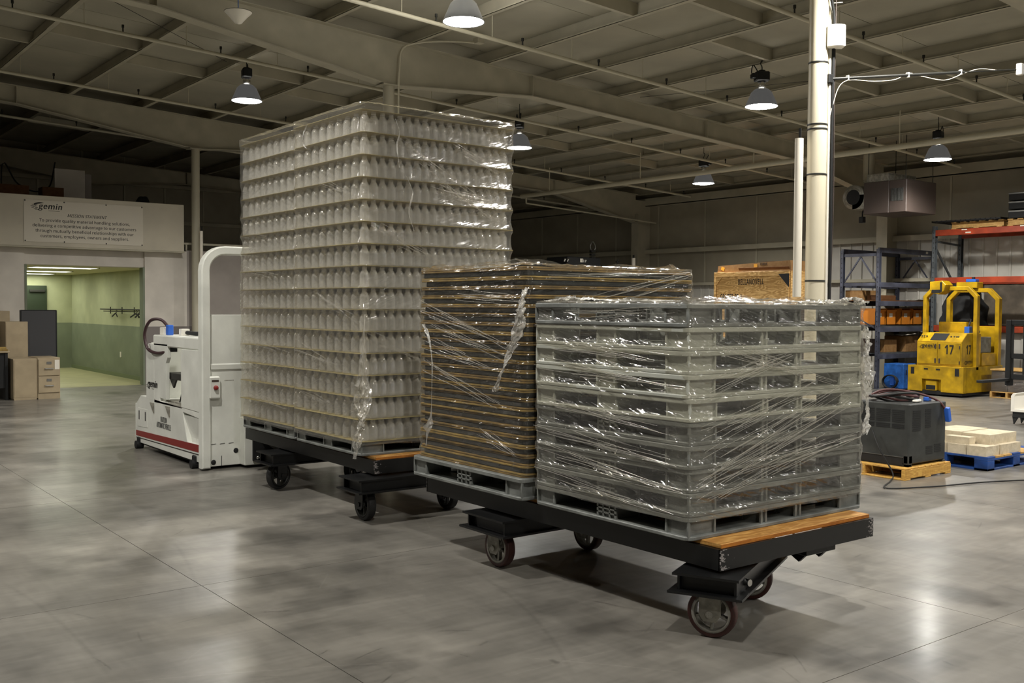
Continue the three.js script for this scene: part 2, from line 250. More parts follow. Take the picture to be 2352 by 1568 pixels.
// roof: deck, and the insulation panels between purlins as pieces of their own
const PURL = []; for (let k = -11; k <= 10; k++) PURL.push(6.52 + 1.37 * k);
const RAFT = [-27.9, -20.3, -12.65, -5.35, 2.0];
const ceiling = struct('ceiling', bar([X0 - 0.2, roofY(X0 - 0.2) + 0.33, (Z0 + Z1) / 2], [X1 + 0.4, roofY(X1 + 0.4) + 0.33, (Z0 + Z1) / 2], Z1 - Z0 + 0.6, 0.1), M.roof); setting(ceiling, 'cream insulated metal roof above the purlins', 'ceiling');
{ const zs = []; for (let i = 0; i + 1 < RAFT.length; i++) for (let k = 0; k < 3; k++) zs.push(RAFT[i] + (RAFT[i + 1] - RAFT[i]) * k / 3); zs.push(2.0);
  for (let i = -1; i < PURL.length; i++) { const a = i < 0 ? X0 : PURL[i], b = Math.min(i + 1 < PURL.length ? PURL[i + 1] : X1, X1); if (b - a < 0.1) continue;
    for (let j = 0; j + 1 < zs.length; j++) obj('ceiling_panel', place(bar([a + 0.012, roofY(a) + 0.215, 0], [b - 0.012, roofY(b) + 0.215, 0], zs[j + 1] - zs[j] - 0.012, 0.04), 0, 0, (zs[j] + zs[j + 1]) / 2), M.roof, ceiling); } }
{ // purlins: Z sections running away from the banner wall to the camera side
  const prof = (x) => [bx(x - 0.004, x + 0.004, roofY(x), roofY(x) + 0.2, Z0, 3, 0), bx(x - 0.07, x, roofY(x), roofY(x) + 0.006, Z0, 3, 0), bx(x - 0.07, x - 0.064, roofY(x), roofY(x) + 0.025, Z0, 3, 0), bx(x, x + 0.07, roofY(x) + 0.19, roofY(x) + 0.196, Z0, 3, 0)];
  for (const x of PURL) setting(obj('purlin', prof(x), M.cream), 'cream steel roof purlin crossing over the rafters', 'purlin').userData.group = 'roof purlins';
}
// rafters: tapered I beams, deepest over the column line and at the wall
const depthAt = x => x < 7.5 ? 0.33 + 0.32 * cl(1 - (7.5 - x) / 3.3) : x < 17 ? 0.33 + 0.32 * cl(1 - (x - 7.5) / 2.6) : 0.34 + 0.45 * cl((x - 17) / 3);
const rafterLabel = ['end wall', 'banner wall', 'unit heater', 'junction box on the pipe column', 'open floor behind'];
RAFT.forEach((z, i) => {
  const xs = [X0, 4.2, 7.35, 7.65, 10.1, 17, 20.0]; const top = xs.map(x => [x, roofY(x)]), bot = xs.map(x => [x, roofY(x) - depthAt(x)]).reverse();
  const g = [place(prism([...top, ...bot], 0.012), 0, 0, z - 0.006)];
  for (let k = 0; k + 1 < xs.length; k++) { g.push(bar([xs[k], roofY(xs[k]) - 0.006, z], [xs[k + 1], roofY(xs[k + 1]) - 0.006, z], 0.2, 0.012)); g.push(bar([xs[k], roofY(xs[k]) - depthAt(xs[k]), z], [xs[k + 1], roofY(xs[k + 1]) - depthAt(xs[k + 1]), z], 0.2, 0.014)); }
  const o = setting(obj('rafter', g, M.cream), `cream tapered steel rafter over the ${rafterLabel[i]}`, 'rafter');
  for (const x of [-4, 1.2, 4.2, 10.1, 14.2, 17]) obj('stiffener', bx(x - 0.006, x + 0.006, roofY(x) - depthAt(x), roofY(x), z - 0.09, z + 0.09, 0), M.cream, o);
  for (const x of PURL) if (x > 2 && x < 19.5) obj('brace', bar([x + 0.35, roofY(x) + 0.02, z - 0.5], [x + 0.02, roofY(x) - depthAt(x) + 0.04, z - 0.02], 0.03, 0.03), M.cream, o).visible = true;
});
{ // bridging channels between neighbouring purlins, staggered
  for (const [zc, odd] of [[-23.9, 0], [-17.0, 0], [-16.1, 1], [-9.4, 0], [-8.5, 1], [-2.0, 0]]) for (let i = 4; i + 1 < PURL.length; i++) { if (i % 2 !== odd) continue; const a = PURL[i], b = PURL[i + 1];
    setting(obj('bridging_channel', [bar([a, roofY(a) + 0.1, zc], [b, roofY(b) + 0.1, zc], 0.006, 0.17), bar([a, roofY(a) + 0.018, zc - 0.03], [b, roofY(b) + 0.018, zc - 0.03], 0.06, 0.006)], M.cream), 'short cream channel bridging two purlins', 'beam').userData.group = 'bridging between purlins'; }
}
// walls
const wallRight = struct('wall_right', bx(X1, X1 + 0.2, 0, roofY(X1) + 0.35, Z0, Z1, 0), M.wallPanel); setting(wallRight, 'cream metal panel wall behind the storage racks', 'wall');
for (let z = Z0; z < Z1; z += 1.71) { const e = Math.min(z + 1.71, Z1); const lt = z > -16 ? 3.2 : 2.29; obj('wall_panel', bx(X1 - 0.03, X1, lt + 0.01, 4.62, z + 0.02, e - 0.02, 0.006), M.wallPanel, wallRight); obj('seam_strip', bx(X1 - 0.045, X1, lt + 0.01, 4.62, e - 0.02, e + 0.02, 0), M.cream, wallRight);
  const ribs = [bx(X1 - 0.02, X1, 0, lt, z + 0.004, e - 0.004, 0)]; for (let r = z + 0.15; r < e; r += 0.285) ribs.push(bx(X1 - 0.045, X1 - 0.018, 0, lt, r - 0.022, r + 0.022, 0.008)); obj('liner_panel', ribs, M.liner, wallRight); }
for (const [y, h] of [[3.22, 0.11], [2.28, 0.06]]) obj('girt', [bx(X1 - 0.2, X1 - 0.03, y, y + 0.012, Z0, Z1, 0), bx(X1 - 0.2, X1 - 0.19, y - h, y, Z0, Z1, 0)], M.cream, wallRight);
obj('eave_strut', [bx(X1 - 0.22, X1 - 0.03, 4.44, 4.46, Z0, Z1, 0), bx(X1 - 0.22, X1 - 0.2, 4.44, 4.66, Z0, Z1, 0)], M.cream, wallRight);
for (const z of [-20.3, -12.65, -5.35]) { const g = [prismX([[z - 0.006, 0], [z + 0.006, 0], [z + 0.006, 4.6], [z - 0.006, 4.6]], X1 - 0.6, X1 - 0.03), bx(X1 - 0.62, X1 - 0.6, 0, 4.2, z - 0.13, z + 0.13, 0)]; setting(obj('wall_column', g, M.cream), z < -20 ? 'cream wide flange wall column by the dark bay' : z < -10 ? 'cream wall column behind the blue grey shelving' : 'cream wall column outside the racks', 'column'); }
const wallBack = struct('wall_back', bx(X0, X1, 0, 6.6, Z0 - 0.2, Z0, 0), M.wallPanel); setting(wallBack, 'dim metal end wall in the unlit bay', 'wall');
for (let x = X0; x < X1; x += 1.1) obj('seam_strip', bx(x - 0.02, x + 0.02, 0, 6.3, Z0, Z0 + 0.02, 0), M.cream, wallBack);
for (const y of [2.2, 3.9, 4.9]) obj('girt', bx(X0, X1, y - 0.05, y + 0.05, Z0, Z0 + 0.1, 0), M.cream, wallBack);
setting(struct('wall_left', bx(X0 - 0.2, X0, 0, 6.8, Z0, Z1, 0), M.wallPanel), 'cream metal panel wall on the far side of the hall', 'wall');
setting(struct('wall_front', bx(X0, X1, 0, 6.6, Z1, Z1 + 0.2, 0), M.wallPanel), 'cream metal panel wall behind the photographer', 'wall');
// partition with the doorway and the fascia
const ZP = -20.5;
const partition = struct('wall_partition', [bx(-6, 4.36, 0, 3.3, ZP - 0.15, ZP, 0), bx(6.57, 7.42, 0, 2.7, ZP - 0.15, ZP, 0), bx(4.36, 6.57, 2.66, 3.3, ZP - 0.15, ZP, 0)], M.wallWhite); setting(partition, 'off white partition wall round the doorway', 'wall');
obj('header', bx(4.36, 6.57, 2.345, 2.66, ZP - 0.2, ZP - 0.05, 0.01), M.wallWhite, partition);
obj('jamb', bx(6.53, 6.57, 0, 2.345, ZP - 0.2, ZP + 0.01, 0), M.greenLow, partition); obj('jamb', bx(4.36, 4.4, 0, 2.345, ZP - 0.2, ZP + 0.01, 0), M.greenLow, partition);
obj('painted_band', bx(6.57, 7.424, 0.06, 1.17, ZP, ZP + 0.004, 0), M.wallBand, partition); obj('baseboard', bx(6.57, 7.424, 0, 0.06, ZP, ZP + 0.01, 0), M.wallBand, partition);
const ext = struct('wall_extension', bx(7.42, 11.2, 0, 2.72, ZP - 0.12, ZP - 0.02, 0), M.wallGrey); setting(ext, 'plain grey partition wall beyond the pipe column', 'wall');
obj('painted_band', bx(7.42, 11.2, 0.0, 1.17, ZP - 0.02, ZP - 0.016, 0), M.wallBand, ext); obj('cap_rail', bx(7.3, 11.2, 2.84, 2.88, ZP - 0.1, ZP - 0.04, 0), M.cream, ext); for (const x of [7.42, 8.7, 10, 11.1]) obj('rail_post', bx(x, x + 0.03, 2.72, 2.86, ZP - 0.09, ZP - 0.05, 0), M.cream, ext);
const fascia = struct('trim_1', bx(-6, 7.29, 2.68, 3.62, ZP - 0.1, ZP + 0.22, 0.006), M.fascia); setting(fascia, 'cream fascia box over the doorway carrying the banner', 'fascia');
obj('drip_edge', bx(-6, 7.3, 2.655, 2.68, ZP - 0.05, ZP + 0.225, 0), M.cream, fascia);
setting(struct('trim_2', bx(-6, 7.29, 3.2, 3.3, -27.2, ZP - 0.12, 0), M.wallGrey), 'flat storage deck above the green room', 'deck');
// green room
const roomFloor = struct('floor_room', bx(1.2, 6.9, 0, 0.004, -27.1, ZP - 0.12, 0), mat(0xb9b58c, 0.35, { map: rep(softMottle, 0.6, 0.6) })); setting(roomFloor, 'pale vinyl floor of the green room', 'floor');
const wallGR = struct('wall_room_side', bx(6.85, 6.95, 1.14, 2.36, -27.1, ZP - 0.15, 0), M.greenUp); setting(wallGR, 'green two tone wall with the coat rail', 'wall');
obj('painted_band', bx(6.845, 6.95, 0.0, 1.14, -27.1, ZP - 0.15, 0), M.greenLow, wallGR); obj('baseboard', bx(6.83, 6.85, 0, 0.09, -27.05, ZP - 0.15, 0), mat(0x6f7a5c, 0.6), wallGR);
const wallGB = struct('wall_room_back', bx(1.2, 6.95, 1.14, 2.36, -27.2, -27.05, 0), M.greenUp); setting(wallGB, 'green two tone end wall with the dark door', 'wall');
obj('painted_band', bx(1.2, 6.95, 0, 1.14, -27.2, -27.045, 0), M.greenLow, wallGB);
setting(struct('wall_room_far', bx(1.1, 1.2, 0, 2.36, -27.2, ZP - 0.15, 0), M.greenUp), 'green wall inside the room out of sight', 'wall');
setting(struct('ceiling_room', bx(1.1, 6.95, 2.34, 2.44, -27.2, ZP - 0.15, 0), mat(0xc9c4a0, 0.8)), 'pale tile ceiling of the green room', 'ceiling');
const door = struct('door_1', bx(5.55, 6.25, 0, 2.06, -27.045, -27.0, 0.004), M.doorDark); setting(door, 'dark green door in the green room', 'door');
obj('door_closer', bx(5.85, 6.2, 1.9, 1.96, -27.0, -26.95, 0.004), M.darkMetal, door); obj('door_handle', rod([5.64, 1.0, -27.0], [5.64, 1.0, -26.93], 0.03), M.steel, door);
for (const [x, z] of [[5.66, -21.6], [5.84, -24.3], [6.0, -26.5]]) {
  const t = thing('ceiling_light', 'lit fluorescent troffer in the green room ceiling', 'light', [x - 0.35, 2.34, z], 0, 'green room ceiling lights');
  obj('frame', [bx(-0.62, 0.62, -0.012, 0, -0.32, -0.3, 0), bx(-0.62, 0.62, -0.012, 0, 0.3, 0.32, 0), bx(-0.62, -0.6, -0.012, 0, -0.32, 0.32, 0), bx(0.6, 0.62, -0.012, 0, -0.32, 0.32, 0)], M.white, t);
  obj('lamp_diffuser', bx(-0.6, 0.6, -0.008, -0.001, -0.3, 0.3, 0), M.tubeGlow, t);
  const l = new THREE.RectAreaLight(new THREE.Color().setRGB(1, 1, 0.78), 2.7, 1.15, 0.55); l.position.set(0, -0.03, 0); l.rotation.x = -Math.PI / 2; t.add(l);
}
{ const t = thing('coat_rail', 'black wire coat rail on the green wall', 'coat rack', [6.85, 1.5, -22.45]);
  obj('rail', [rod([-0.2, 0, -1.4], [-0.2, 0, 1.4], 0.012), rod([-0.05, 0.0, -1.4], [-0.05, 0, 1.4], 0.008), rod([-0.13, -0.045, -1.4], [-0.13, -0.045, 1.4], 0.008)], M.blackMatte, t);
  for (const z of [-1.3, -0.45, 0.4, 1.25]) obj('bracket', [bar([0, 0.0, z], [-0.2, 0, z], 0.012, 0.02), bar([-0.005, -0.1, z], [-0.005, 0.05, z], 0.012, 0.02)], M.blackMatte, t);
  const hang = (z, turn) => { const h = thing('coat_hanger', 'black coat hanger hanging on the wire rail', 'hanger', [6.72, 1.47, z], turn, 'coat hangers'); obj('hook', tube([[0, 0.02, 0], [0.03, 0.0, 0], [0.01, -0.06, 0], [0, -0.08, 0]], 0.006, 6), M.blackMatte, h); obj('shoulder', [bar([0, -0.05, 0], [-0.02, -0.13, 0.19], 0.014, 0.024), bar([0, -0.05, 0], [-0.02, -0.13, -0.19], 0.014, 0.024)], M.blackMatte, h); };
  hang(-22.95, 0); hang(-21.55, 0.2); hang(-21.4, -0.15); hang(-21.3, 0.1);
  tag(obj('outlet_plate', bx(6.83, 6.845, 0.44, 0.56, -23.04, -22.96, 0.003), M.white), 'small white outlet plate low on the green wall', 'outlet'); }

// pipe columns
const bandM = M.darkMetal;
function column(z, label, extra) {
  const t = thing('pipe_column', label, 'column', [7.5, 0, z]); t.userData.kind = 'structure';
  const top = roofY(7.5) - 0.65;
  obj('shaft', rod([0, 0, 0], [0, top, 0], 0.082, 32), extra ? mat(0xd9d0b8, 0.4) : M.cream, t); obj('cap_plate', bx(-0.15, 0.15, top - 0.015, top, -0.12, 0.12, 0), M.cream, t); obj('base_plate', bx(-0.16, 0.16, 0, 0.02, -0.16, 0.16, 0.003), M.cream, t);
  if (extra) for (const y of [3.74, 3.21, 3.17, 2.78, 1.86]) obj('strap', lathe([[0.0825, y - 0.007], [0.0855, y - 0.007], [0.0855, y + 0.007], [0.0825, y + 0.007]], 32), bandM, t);
  return t;
}
column(-5.39, 'bright cream pipe column strapped with cables behind the wrapped pallets', true);
column(-12.62, 'cream pipe column rising behind the bottle load'); column(-20.2, 'cream pipe column beside the banner fascia');

// ---------------------------------------------------------------- things on the columns and under the roof
{ const c = [7.5, -5.39];
  const v = [0.61, 0.79];                                 // unit vectors seen from the doorway side: lateral (right), towards the camera
  const R = (a, b) => [c[0] + a * 0.79 - b * 0.79, c[1] + a * 0.61 + b * 0.61];
  const at = (a, y, b) => { const [x, z] = R(a, b); return [x, y, z]; };
  const tubeThing = (x, z, y0, y1, r, label) => { const t = thing('tube_guard', label, 'tube', [x, y0, z]); obj('tube_shell', lathe([[0, 0], [r, 0], [r, y1 - y0], [r - 0.006, y1 - y0], [r - 0.006, 0.01], [0, 0.01]], 20), M.pvc, t); obj('hanger_strip', bx(0.005, 0.015, y1 - y0 - 0.02, y1 - y0 + 0.09, -0.01, 0.01, 0), M.blackMatte, t); return t; };
  { const [x, z] = R(-0.155, 0.02); tubeThing(x, z, 1.72, 3.09, 0.037, 'white plastic tube hung on the strapped column'); }
  tubeThing(7.56, -20.06, 1.67, 3.1, 0.033, 'white plastic tube on the column by the banner');
  // gap strip, conduit, cables
  tag(obj('conduit', [rod(at(0.098, 0.2, 0.02), at(0.098, 4.7, 0.02), 0.012, 10)], M.white), 'thin white conduit running up the strapped column', 'conduit');
  tag(obj('power_cable', tube([at(0.02, 4.75, 0.1), at(0.07, 4.4, 0.1), at(0.125, 4.15, 0.05), at(0.128, 3.9, 0.03), at(0.125, 3.2, 0.02), at(0.13, 2.4, 0.02), at(0.125, 1.2, 0.02), at(0.12, 0.3, 0.02)], 0.013, 8, 60), M.blackMatte), 'black cable sagging down the strapped column', 'cable');
  tag(obj('signal_wire', tube([at(0.145, 4.3, 0.02), at(0.142, 3.4, 0.02), at(0.15, 2.6, 0.02), at(0.14, 1.6, 0.0), at(0.15, 1.0, 0.0)], 0.005, 6, 50), M.greyBrown), 'thin grey wire beside the column cable', 'wire');
  { const [x, z] = R(0.14, 0.06); const t = thing('junction_box', 'white curved junction box strapped high on the column', 'box', [x, 3.86, z], -38 * D2R);
    const pts = [[-0.075, 0.05]]; for (let i = 0; i <= 8; i++) { const a = i / 8; pts.push([-0.075 + 0.15 * a, -0.03 - 0.035 * Math.sin(a * Math.PI * 0.85)]); } pts.push([0.075, 0.05]);
    obj('shell', prismY(pts.map(p => [p[0], -p[1]]), 0, 0.19, [], 0.008), M.white, t); obj('back_plate', bx(-0.078, 0.078, 0.005, 0.185, -0.06, -0.05, 0), M.forkWhite, t); }
  { const t = thing('boom_arm', 'black rod boom reaching out from the column with white wire', 'arm', [0, 0, 0]); const a = at(0.09, 3.6, 0.03), b = [8.9, 3.71, -4.36], m = f => a.map((p, i) => p + (b[i] - p) * f);
    obj('rod', [rod(a, m(0.72), 0.013, 10), rod(m(0.72), b, 0.006, 8)], M.darkMetal, t); obj('clamp', place(cbx(0.06, 0.08, 0.06, 0.008), ...a), M.blackMatte, t); obj('end_sensor', place(cbx(0.05, 0.1, 0.05, 0.006), b[0] + 0.02, b[1], b[2] + 0.02), M.white, t);
    const off = (f, dy) => { const p = m(f); return [p[0], p[1] + dy, p[2]]; };
    obj('wire', [tube([at(0.09, 3.22, 0.02), off(0.02, -0.25), off(0.06, -0.06), off(0.1, -0.02), off(0.25, -0.04), off(0.36, -0.03), off(0.42, 0.015), off(0.5, -0.02), off(0.62, -0.06), off(0.72, -0.01), off(0.8, 0.02), off(0.9, 0.0)], 0.004, 6, 80)], M.pvc, t); for (const f of [0.1, 0.42, 0.7]) obj('wire_tie', place(cbx(0.012, 0.045, 0.03, 0.002), ...m(f)), M.white, t); }
  tag(obj('wire_stub', rod(at(0.1, 4.25, 0.02), at(0.2, 4.26, 0.02), 0.004, 6), M.pvc), 'short white wire poking out above the junction box', 'wire');
}
// high-bay lamps
const lampProto = (() => {
  const t = new THREE.Group(); t.name = 'high_bay_lamp';
  obj('hook', tube([[0, 0.66, 0], [0.02, 0.62, 0], [0, 0.57, 0], [0, 0.5, 0]], 0.008, 6), M.darkMetal, t);
  obj('ballast', [bx(-0.1, 0.1, 0.36, 0.5, -0.075, 0.075, 0.015), bx(-0.06, 0.16, 0.4, 0.47, -0.05, 0.05, 0.01), lathe([[0, 0.53], [0.05, 0.52], [0.055, 0.49], [0, 0.49]], 12)], M.blackMatte, t);
  obj('socket', lathe([[0, 0.38], [0.055, 0.37], [0.06, 0.3], [0.05, 0.25], [0, 0.25]], 16), M.chrome, t);
  obj('lamp_shade', lathe([[0.06, 0.26], [0.1, 0.245], [0.15, 0.2], [0.185, 0.12], [0.215, 0.05], [0.235, 0.0], [0.24, -0.005], [0.23, -0.002], [0.21, 0.05], [0.18, 0.12], [0.145, 0.195], [0.1, 0.238], [0.06, 0.25]], 28), M.reflector, t);
  obj('lamp_glow', lathe([[0, 0.02], [0.08, 0.02], [0.226, 0.006], [0.226, -0.001], [0.1, -0.02], [0, -0.026]].reverse(), 28), M.lampGlow, t);
  obj('cable', tube([[0.05, 0.5, 0.02], [0.12, 0.6, 0.03], [0.14, 0.5, 0.04], [0.12, 0.42, 0.02]], 0.008, 6), M.blackMatte, t);
  return t;
})();
const lampWhere = ['over the bottle load', 'in front of the dark bay by the banner column', 'above the plywood crate', 'just past the bottle load corner', 'by the wall column of the dark bay', 'over the orange rack'];
LAMPS.forEach((p, i) => {
  const t = lampProto.clone(); t.name = numbered('high_bay_lamp'); scene.add(t); t.position.set(...p); t.rotation.y = i * 1.3;
  tag(t, i < 6 ? `lit bell shaped high bay lamp ${lampWhere[i]}` : 'lit bell shaped high bay lamp over the open floor', 'lamp', 'high bay lamps');
  const need = roofY(p[0]) + 0.2 - p[1] - 0.66; if (need > 0.02) obj('hanging_chain', rod([0, 0.64, 0], [0, 0.66 + need, 0], 0.006, 6), M.darkMetal, t);
  const s = new THREE.SpotLight(LAMP_COLOR, LAMP_POWER, 0, 80 * D2R, 0.4); s.position.set(0, -0.06, 0); s.target.position.set(0, -3, 0); s.castShadow = true; s.shadow.radius = 4; s.shadow.camera.far = 30; t.add(s, s.target);
  const u = new THREE.PointLight(LAMP_COLOR, 0.4); u.position.set(0, 0.13, 0); u.castShadow = true; u.shadow.radius = 4; t.add(u);
});
{ const t = thing('pendant_dome', 'unlit white dome pendant on a thin blue cord', 'pendant', [4.58, 4.75, -11]); obj('dome_shade', lathe([[0, 0.02], [0.04, 0.03], [0.1, 0.1], [0.15, 0.15], [0.155, 0.16], [0.09, 0.12], [0.02, 0.19], [0, 0.19]], 20), M.white, t); obj('cord', rod([0, 0.19, 0], [0, roofY(4.58) - 4.75, 0], 0.005, 6), M.blue, t); }
// sprinkler pipes along the roof slope, each with its hangers and heads
[-21.85, -17.9, -14.2, -10.67, -7.35].forEach((z, i) => {
  const t = thing('sprinkler_pipe', ['sprinkler pipe in the unlit bay above the banner', 'sprinkler pipe in front of the banner rafter', 'sprinkler pipe passing behind the bottle load', 'sprinkler pipe above the bottle load lamp', 'sprinkler pipe passing over the boom arm'][i].replace(/^/, 'thin cream '), 'pipe', [0, 0, z]);
  obj('pipe', rod([X0, roofY(X0) - 0.3, 0], [19.6, roofY(19.6) - 0.3, 0], 0.026, 10), M.pipe, t);
  for (const x of PURL) if (x > 1.5 && x < 19) { obj('hanger', [rod([x, roofY(x) - 0.27, 0], [x, roofY(x) + 0.02, 0], 0.006, 6)], M.pipe, t); obj('sprinkler_head', [rod([x + 0.5, roofY(x + 0.5) - 0.28, 0], [x + 0.5, roofY(x + 0.5) - 0.22, 0], 0.01, 8), rod([x + 0.5, roofY(x + 0.5) - 0.22, 0], [x + 0.5, roofY(x + 0.5) - 0.18, 0], 0.018, 8)], M.darkMetal, t); }
});
{ const t = thing('main_pipe', 'larger cream pipe running below the rafters towards the wall', 'pipe', [15.8, 4.38, 0]); obj('pipe', rod([0, 0, -20.1], [0, 0, 2], 0.05, 12), M.pipe, t); for (let z = -19; z < 0; z += 3.1) obj('hanger', rod([0, 0, z], [0, roofY(15.8) - 4.38 + 0.02, z], 0.012, 6), M.pipe, t); obj('drop', rod([0, 0, -19.9], [0, -0.18, -19.9], 0.02, 8), M.pipe, t); obj('branch', rod([0, -0.18, -19.9], [4.6, -0.42, -19.9], 0.02, 8), M.pipe, t); }
{ const t = thing('corner_conduit', 'cream conduit bent over the rafter at the bottle load', 'conduit', [0, 0, 0]); const y = roofY(7.5); obj('conduit', tube([[8.55, y - 0.02, -11.9], [8.3, y + 0.0, -12.1], [7.9, y - 0.02, -12.4], [7.66, y - 0.12, -12.5], [7.6, y - 0.45, -12.5], [7.6, y - 0.9, -12.52], [7.6, 2.5, -12.52]], 0.014, 8, 60), M.pipe, t); obj('box', bx(8.5, 8.62, y - 0.03, y + 0.05, -11.96, -11.84, 0.004), M.cream, t); }
for (const [a, b] of [[[3.75, -13.6], [6.3, -15.6]], [[12.2, -12.3], [13.4, -9.0]]]) tag(obj('tie_wire', rod([a[0], roofY(a[0]) - 0.004, a[1]], [b[0], roofY(b[0]) - 0.004, b[1]], 0.004, 6), M.darkMetal), a[0] < 5 ? 'thin diagonal bracing rod under the purlins near the banner side' : 'thin diagonal bracing rod under the purlins over the open floor', 'rod');
// unit heater
{ const t = thing('unit_heater', 'dark brown unit heater hanging near the wall', 'heater', [18, 3.47, -11.15]);
  obj('cabinet', bx(-0.3, 0.75, 0, 0.62, -0.47, 0.08, 0.01), M.greyBrown, t); obj('louver_box', bx(-0.3, 0.75, 0, 0.62, 0.08, 0.45, 0.01), M.greyBrown, t);
  for (let i = 0; i < 9; i++) obj('louver', place(cbx(0.004, 0.24, 0.03), -0.302, 0.34, 0.14 + i * 0.03, 0, 0.5, 0), M.darkMetal, t);
  obj('fan_housing', [place(lathe([[0, 0], [0.24, 0], [0.24, 0.3], [0, 0.3]], 24), -0.3, 0.36, -0.7, 0, 0, -Math.PI / 2), bx(-0.3, 0.0, 0.12, 0.4, -0.72, -0.46, 0)], M.forkWhite, t); obj('fan_inlet', place(lathe([[0, 0], [0.15, 0], [0.15, 0.01], [0, 0.01]], 24), -0.31, 0.36, -0.7, 0, 0, -Math.PI / 2), M.blackMatte, t);
  obj('flue', [place(lathe([[0.11, 0], [0.11, 0.5], [0.1, 0.5], [0.1, 0]], 18), 0.1, 0.72, -0.62), bar([0.1, 0.76, -0.62], [0.1, 0.45, -0.35], 0.18, 0.18)], M.cream, t); obj('top_vent', bx(-0.28, 0.7, 0.62, 0.78, -0.42, 0.05, 0.006), M.forkWhite, t);
  for (const [x, z] of [[-0.25, -0.4], [0.7, -0.4], [-0.25, 0.4], [0.7, 0.4]]) obj('hanger_rod', rod([x, 0.6, z], [x, roofY(18 + x) - 3.47 + 0.2, z], 0.008, 6), M.darkMetal, t);
  obj('gas_valve', [place(cbx(0.1, 0.12, 0.1, 0.01), -0.1, -0.08, -0.62), tube([[-0.1, -0.02, -0.62], [-0.1, 0.1, -0.6], [0, 0.15, -0.5]], 0.014, 6)], M.blackMatte, t); }

// ---------------------------------------------------------------- banner and what stands by the doorway
{ const face = canvasTex(2048, 730, (g, w, h) => {
    g.fillStyle = '#cfc8b8'; g.fillRect(0, 0, w, h); g.fillStyle = '#1c1815'; g.strokeStyle = '#1c1815'; g.lineWidth = 1.5; g.textAlign = 'left';
    g.save(); g.translate(235, 150); g.transform(1, 0, -0.18, 1, 0, 0); g.font = 'bold 132px sans-serif'; g.fillText('gemin', 0, 0); g.restore();
    for (let i = 0; i < 8; i++) { const y = 60 + i * 14, o = [70, 30, 60, 10, 45, 25, 60, 90][i]; g.fillRect(100 + o, y, 52 - (i % 3) * 8, 8); if (i % 2) g.fillRect(176 + (i % 3) * 6, y, 40, 8); }
    g.beginPath(); g.moveTo(160, 66); g.quadraticCurveTo(240, 18, 330, 44); g.lineTo(250, 62); g.quadraticCurveTo(200, 66, 178, 92); g.fill();
    g.fillRect(400, 176, 190, 5);
    g.textAlign = 'center'; g.font = 'italic 70px sans-serif'; g.fillText('MISSION STATEMENT', 1050, 268); g.strokeText('MISSION STATEMENT', 1050, 268);
    g.font = '72px sans-serif'; ['To provide quality material handling solutions,', 'delivering a competitive advantage to our customers', 'through mutually beneficial relationships with our', 'customers, employees, owners and suppliers.'].forEach((s, i) => { const m = g.measureText(s).width, W = [1560, 1790, 1690, 1530][i]; g.save(); g.translate(1030, 370 + i * 92); g.scale(W / m, 1); g.fillText(s, 0, 0); g.strokeText(s, 0, 0); g.restore(); });
  });
  const t = thing('banner', 'white mission statement banner on the cream fascia', 'banner', [5.39, 3.145, ZP + 0.225]);
  const sheet = place(new THREE.PlaneGeometry(2.16, 0.77), 0, 0, 0.006); obj('sheet', [fin(sheet, true)], mat(0xffffff, 0.6, { map: face }), t); obj('backing', cbx(2.16, 0.77, 0.008), M.paper, t);
  for (const x of [-1.06, -0.38, 0.38, 1.06]) for (const y of [-0.37, 0.37]) obj('grommet', place(lathe([[0, 0.004], [0.012, 0.003], [0.014, 0]], 8), x, y, 0.006, Math.PI / 2), M.darkMetal, t); }
{ // storage on the deck
  tag(obj('white_board_panel', bx(5.38, 5.98, 3.3, 4.42, -22.55, -22.5, 0.005), M.wallWhite), 'large off white board standing on the storage deck', 'board');
  tag(obj('white_board_panel', bx(5.95, 6.14, 3.3, 4.36, -22.8, -22.6, 0.005), M.wallGrey), 'narrow grey panel behind the white board', 'board');
  tag(obj('cardboard_box', bx(5.05, 5.46, 3.3, 3.98, -22.45, -22.1, 0.005), M.cardDark), 'brown carton on the storage deck against the board', 'box');
  tag(obj('cardboard_box', bx(4.0, 4.78, 3.3, 3.97, -22.5, -22.0, 0.005), M.cardDark), 'wide brown carton at the edge of the storage deck', 'box');
  const g = new THREE.SphereGeometry(0.3, 18, 12, 0, Math.PI * 2, 0, Math.PI / 2); g.scale(0.8, 2.2, 0.6); { const p = g.attributes.position; for (let i = 0; i < p.count; i++) p.setXYZ(i, p.getX(i) * (1 + 0.25 * (vnoise(p.getX(i) * 9, p.getY(i) * 9) - 0.5)), p.getY(i) * (1 + 0.12 * (vnoise(p.getZ(i) * 8, p.getX(i) * 8) - 0.5)), p.getZ(i)); g.computeVertexNormals(); } tag(obj('plastic_sack', fin(place(g, 7.05, 3.3, -22.1)), M.blackMatte), 'black plastic sack on the storage deck', 'sack');
  tag(obj('loose_cable', tube([[4.45, 3.31, -22.9], [4.5, 4.5, -22.9], [4.75, 4.1, -22.9], [5.1, 3.95, -22.9], [5.35, 4.05, -22.9], [5.5, 4.6, -22.95]], 0.015, 6), M.blackMatte), 'black cable looping above the storage deck', 'cable'); }
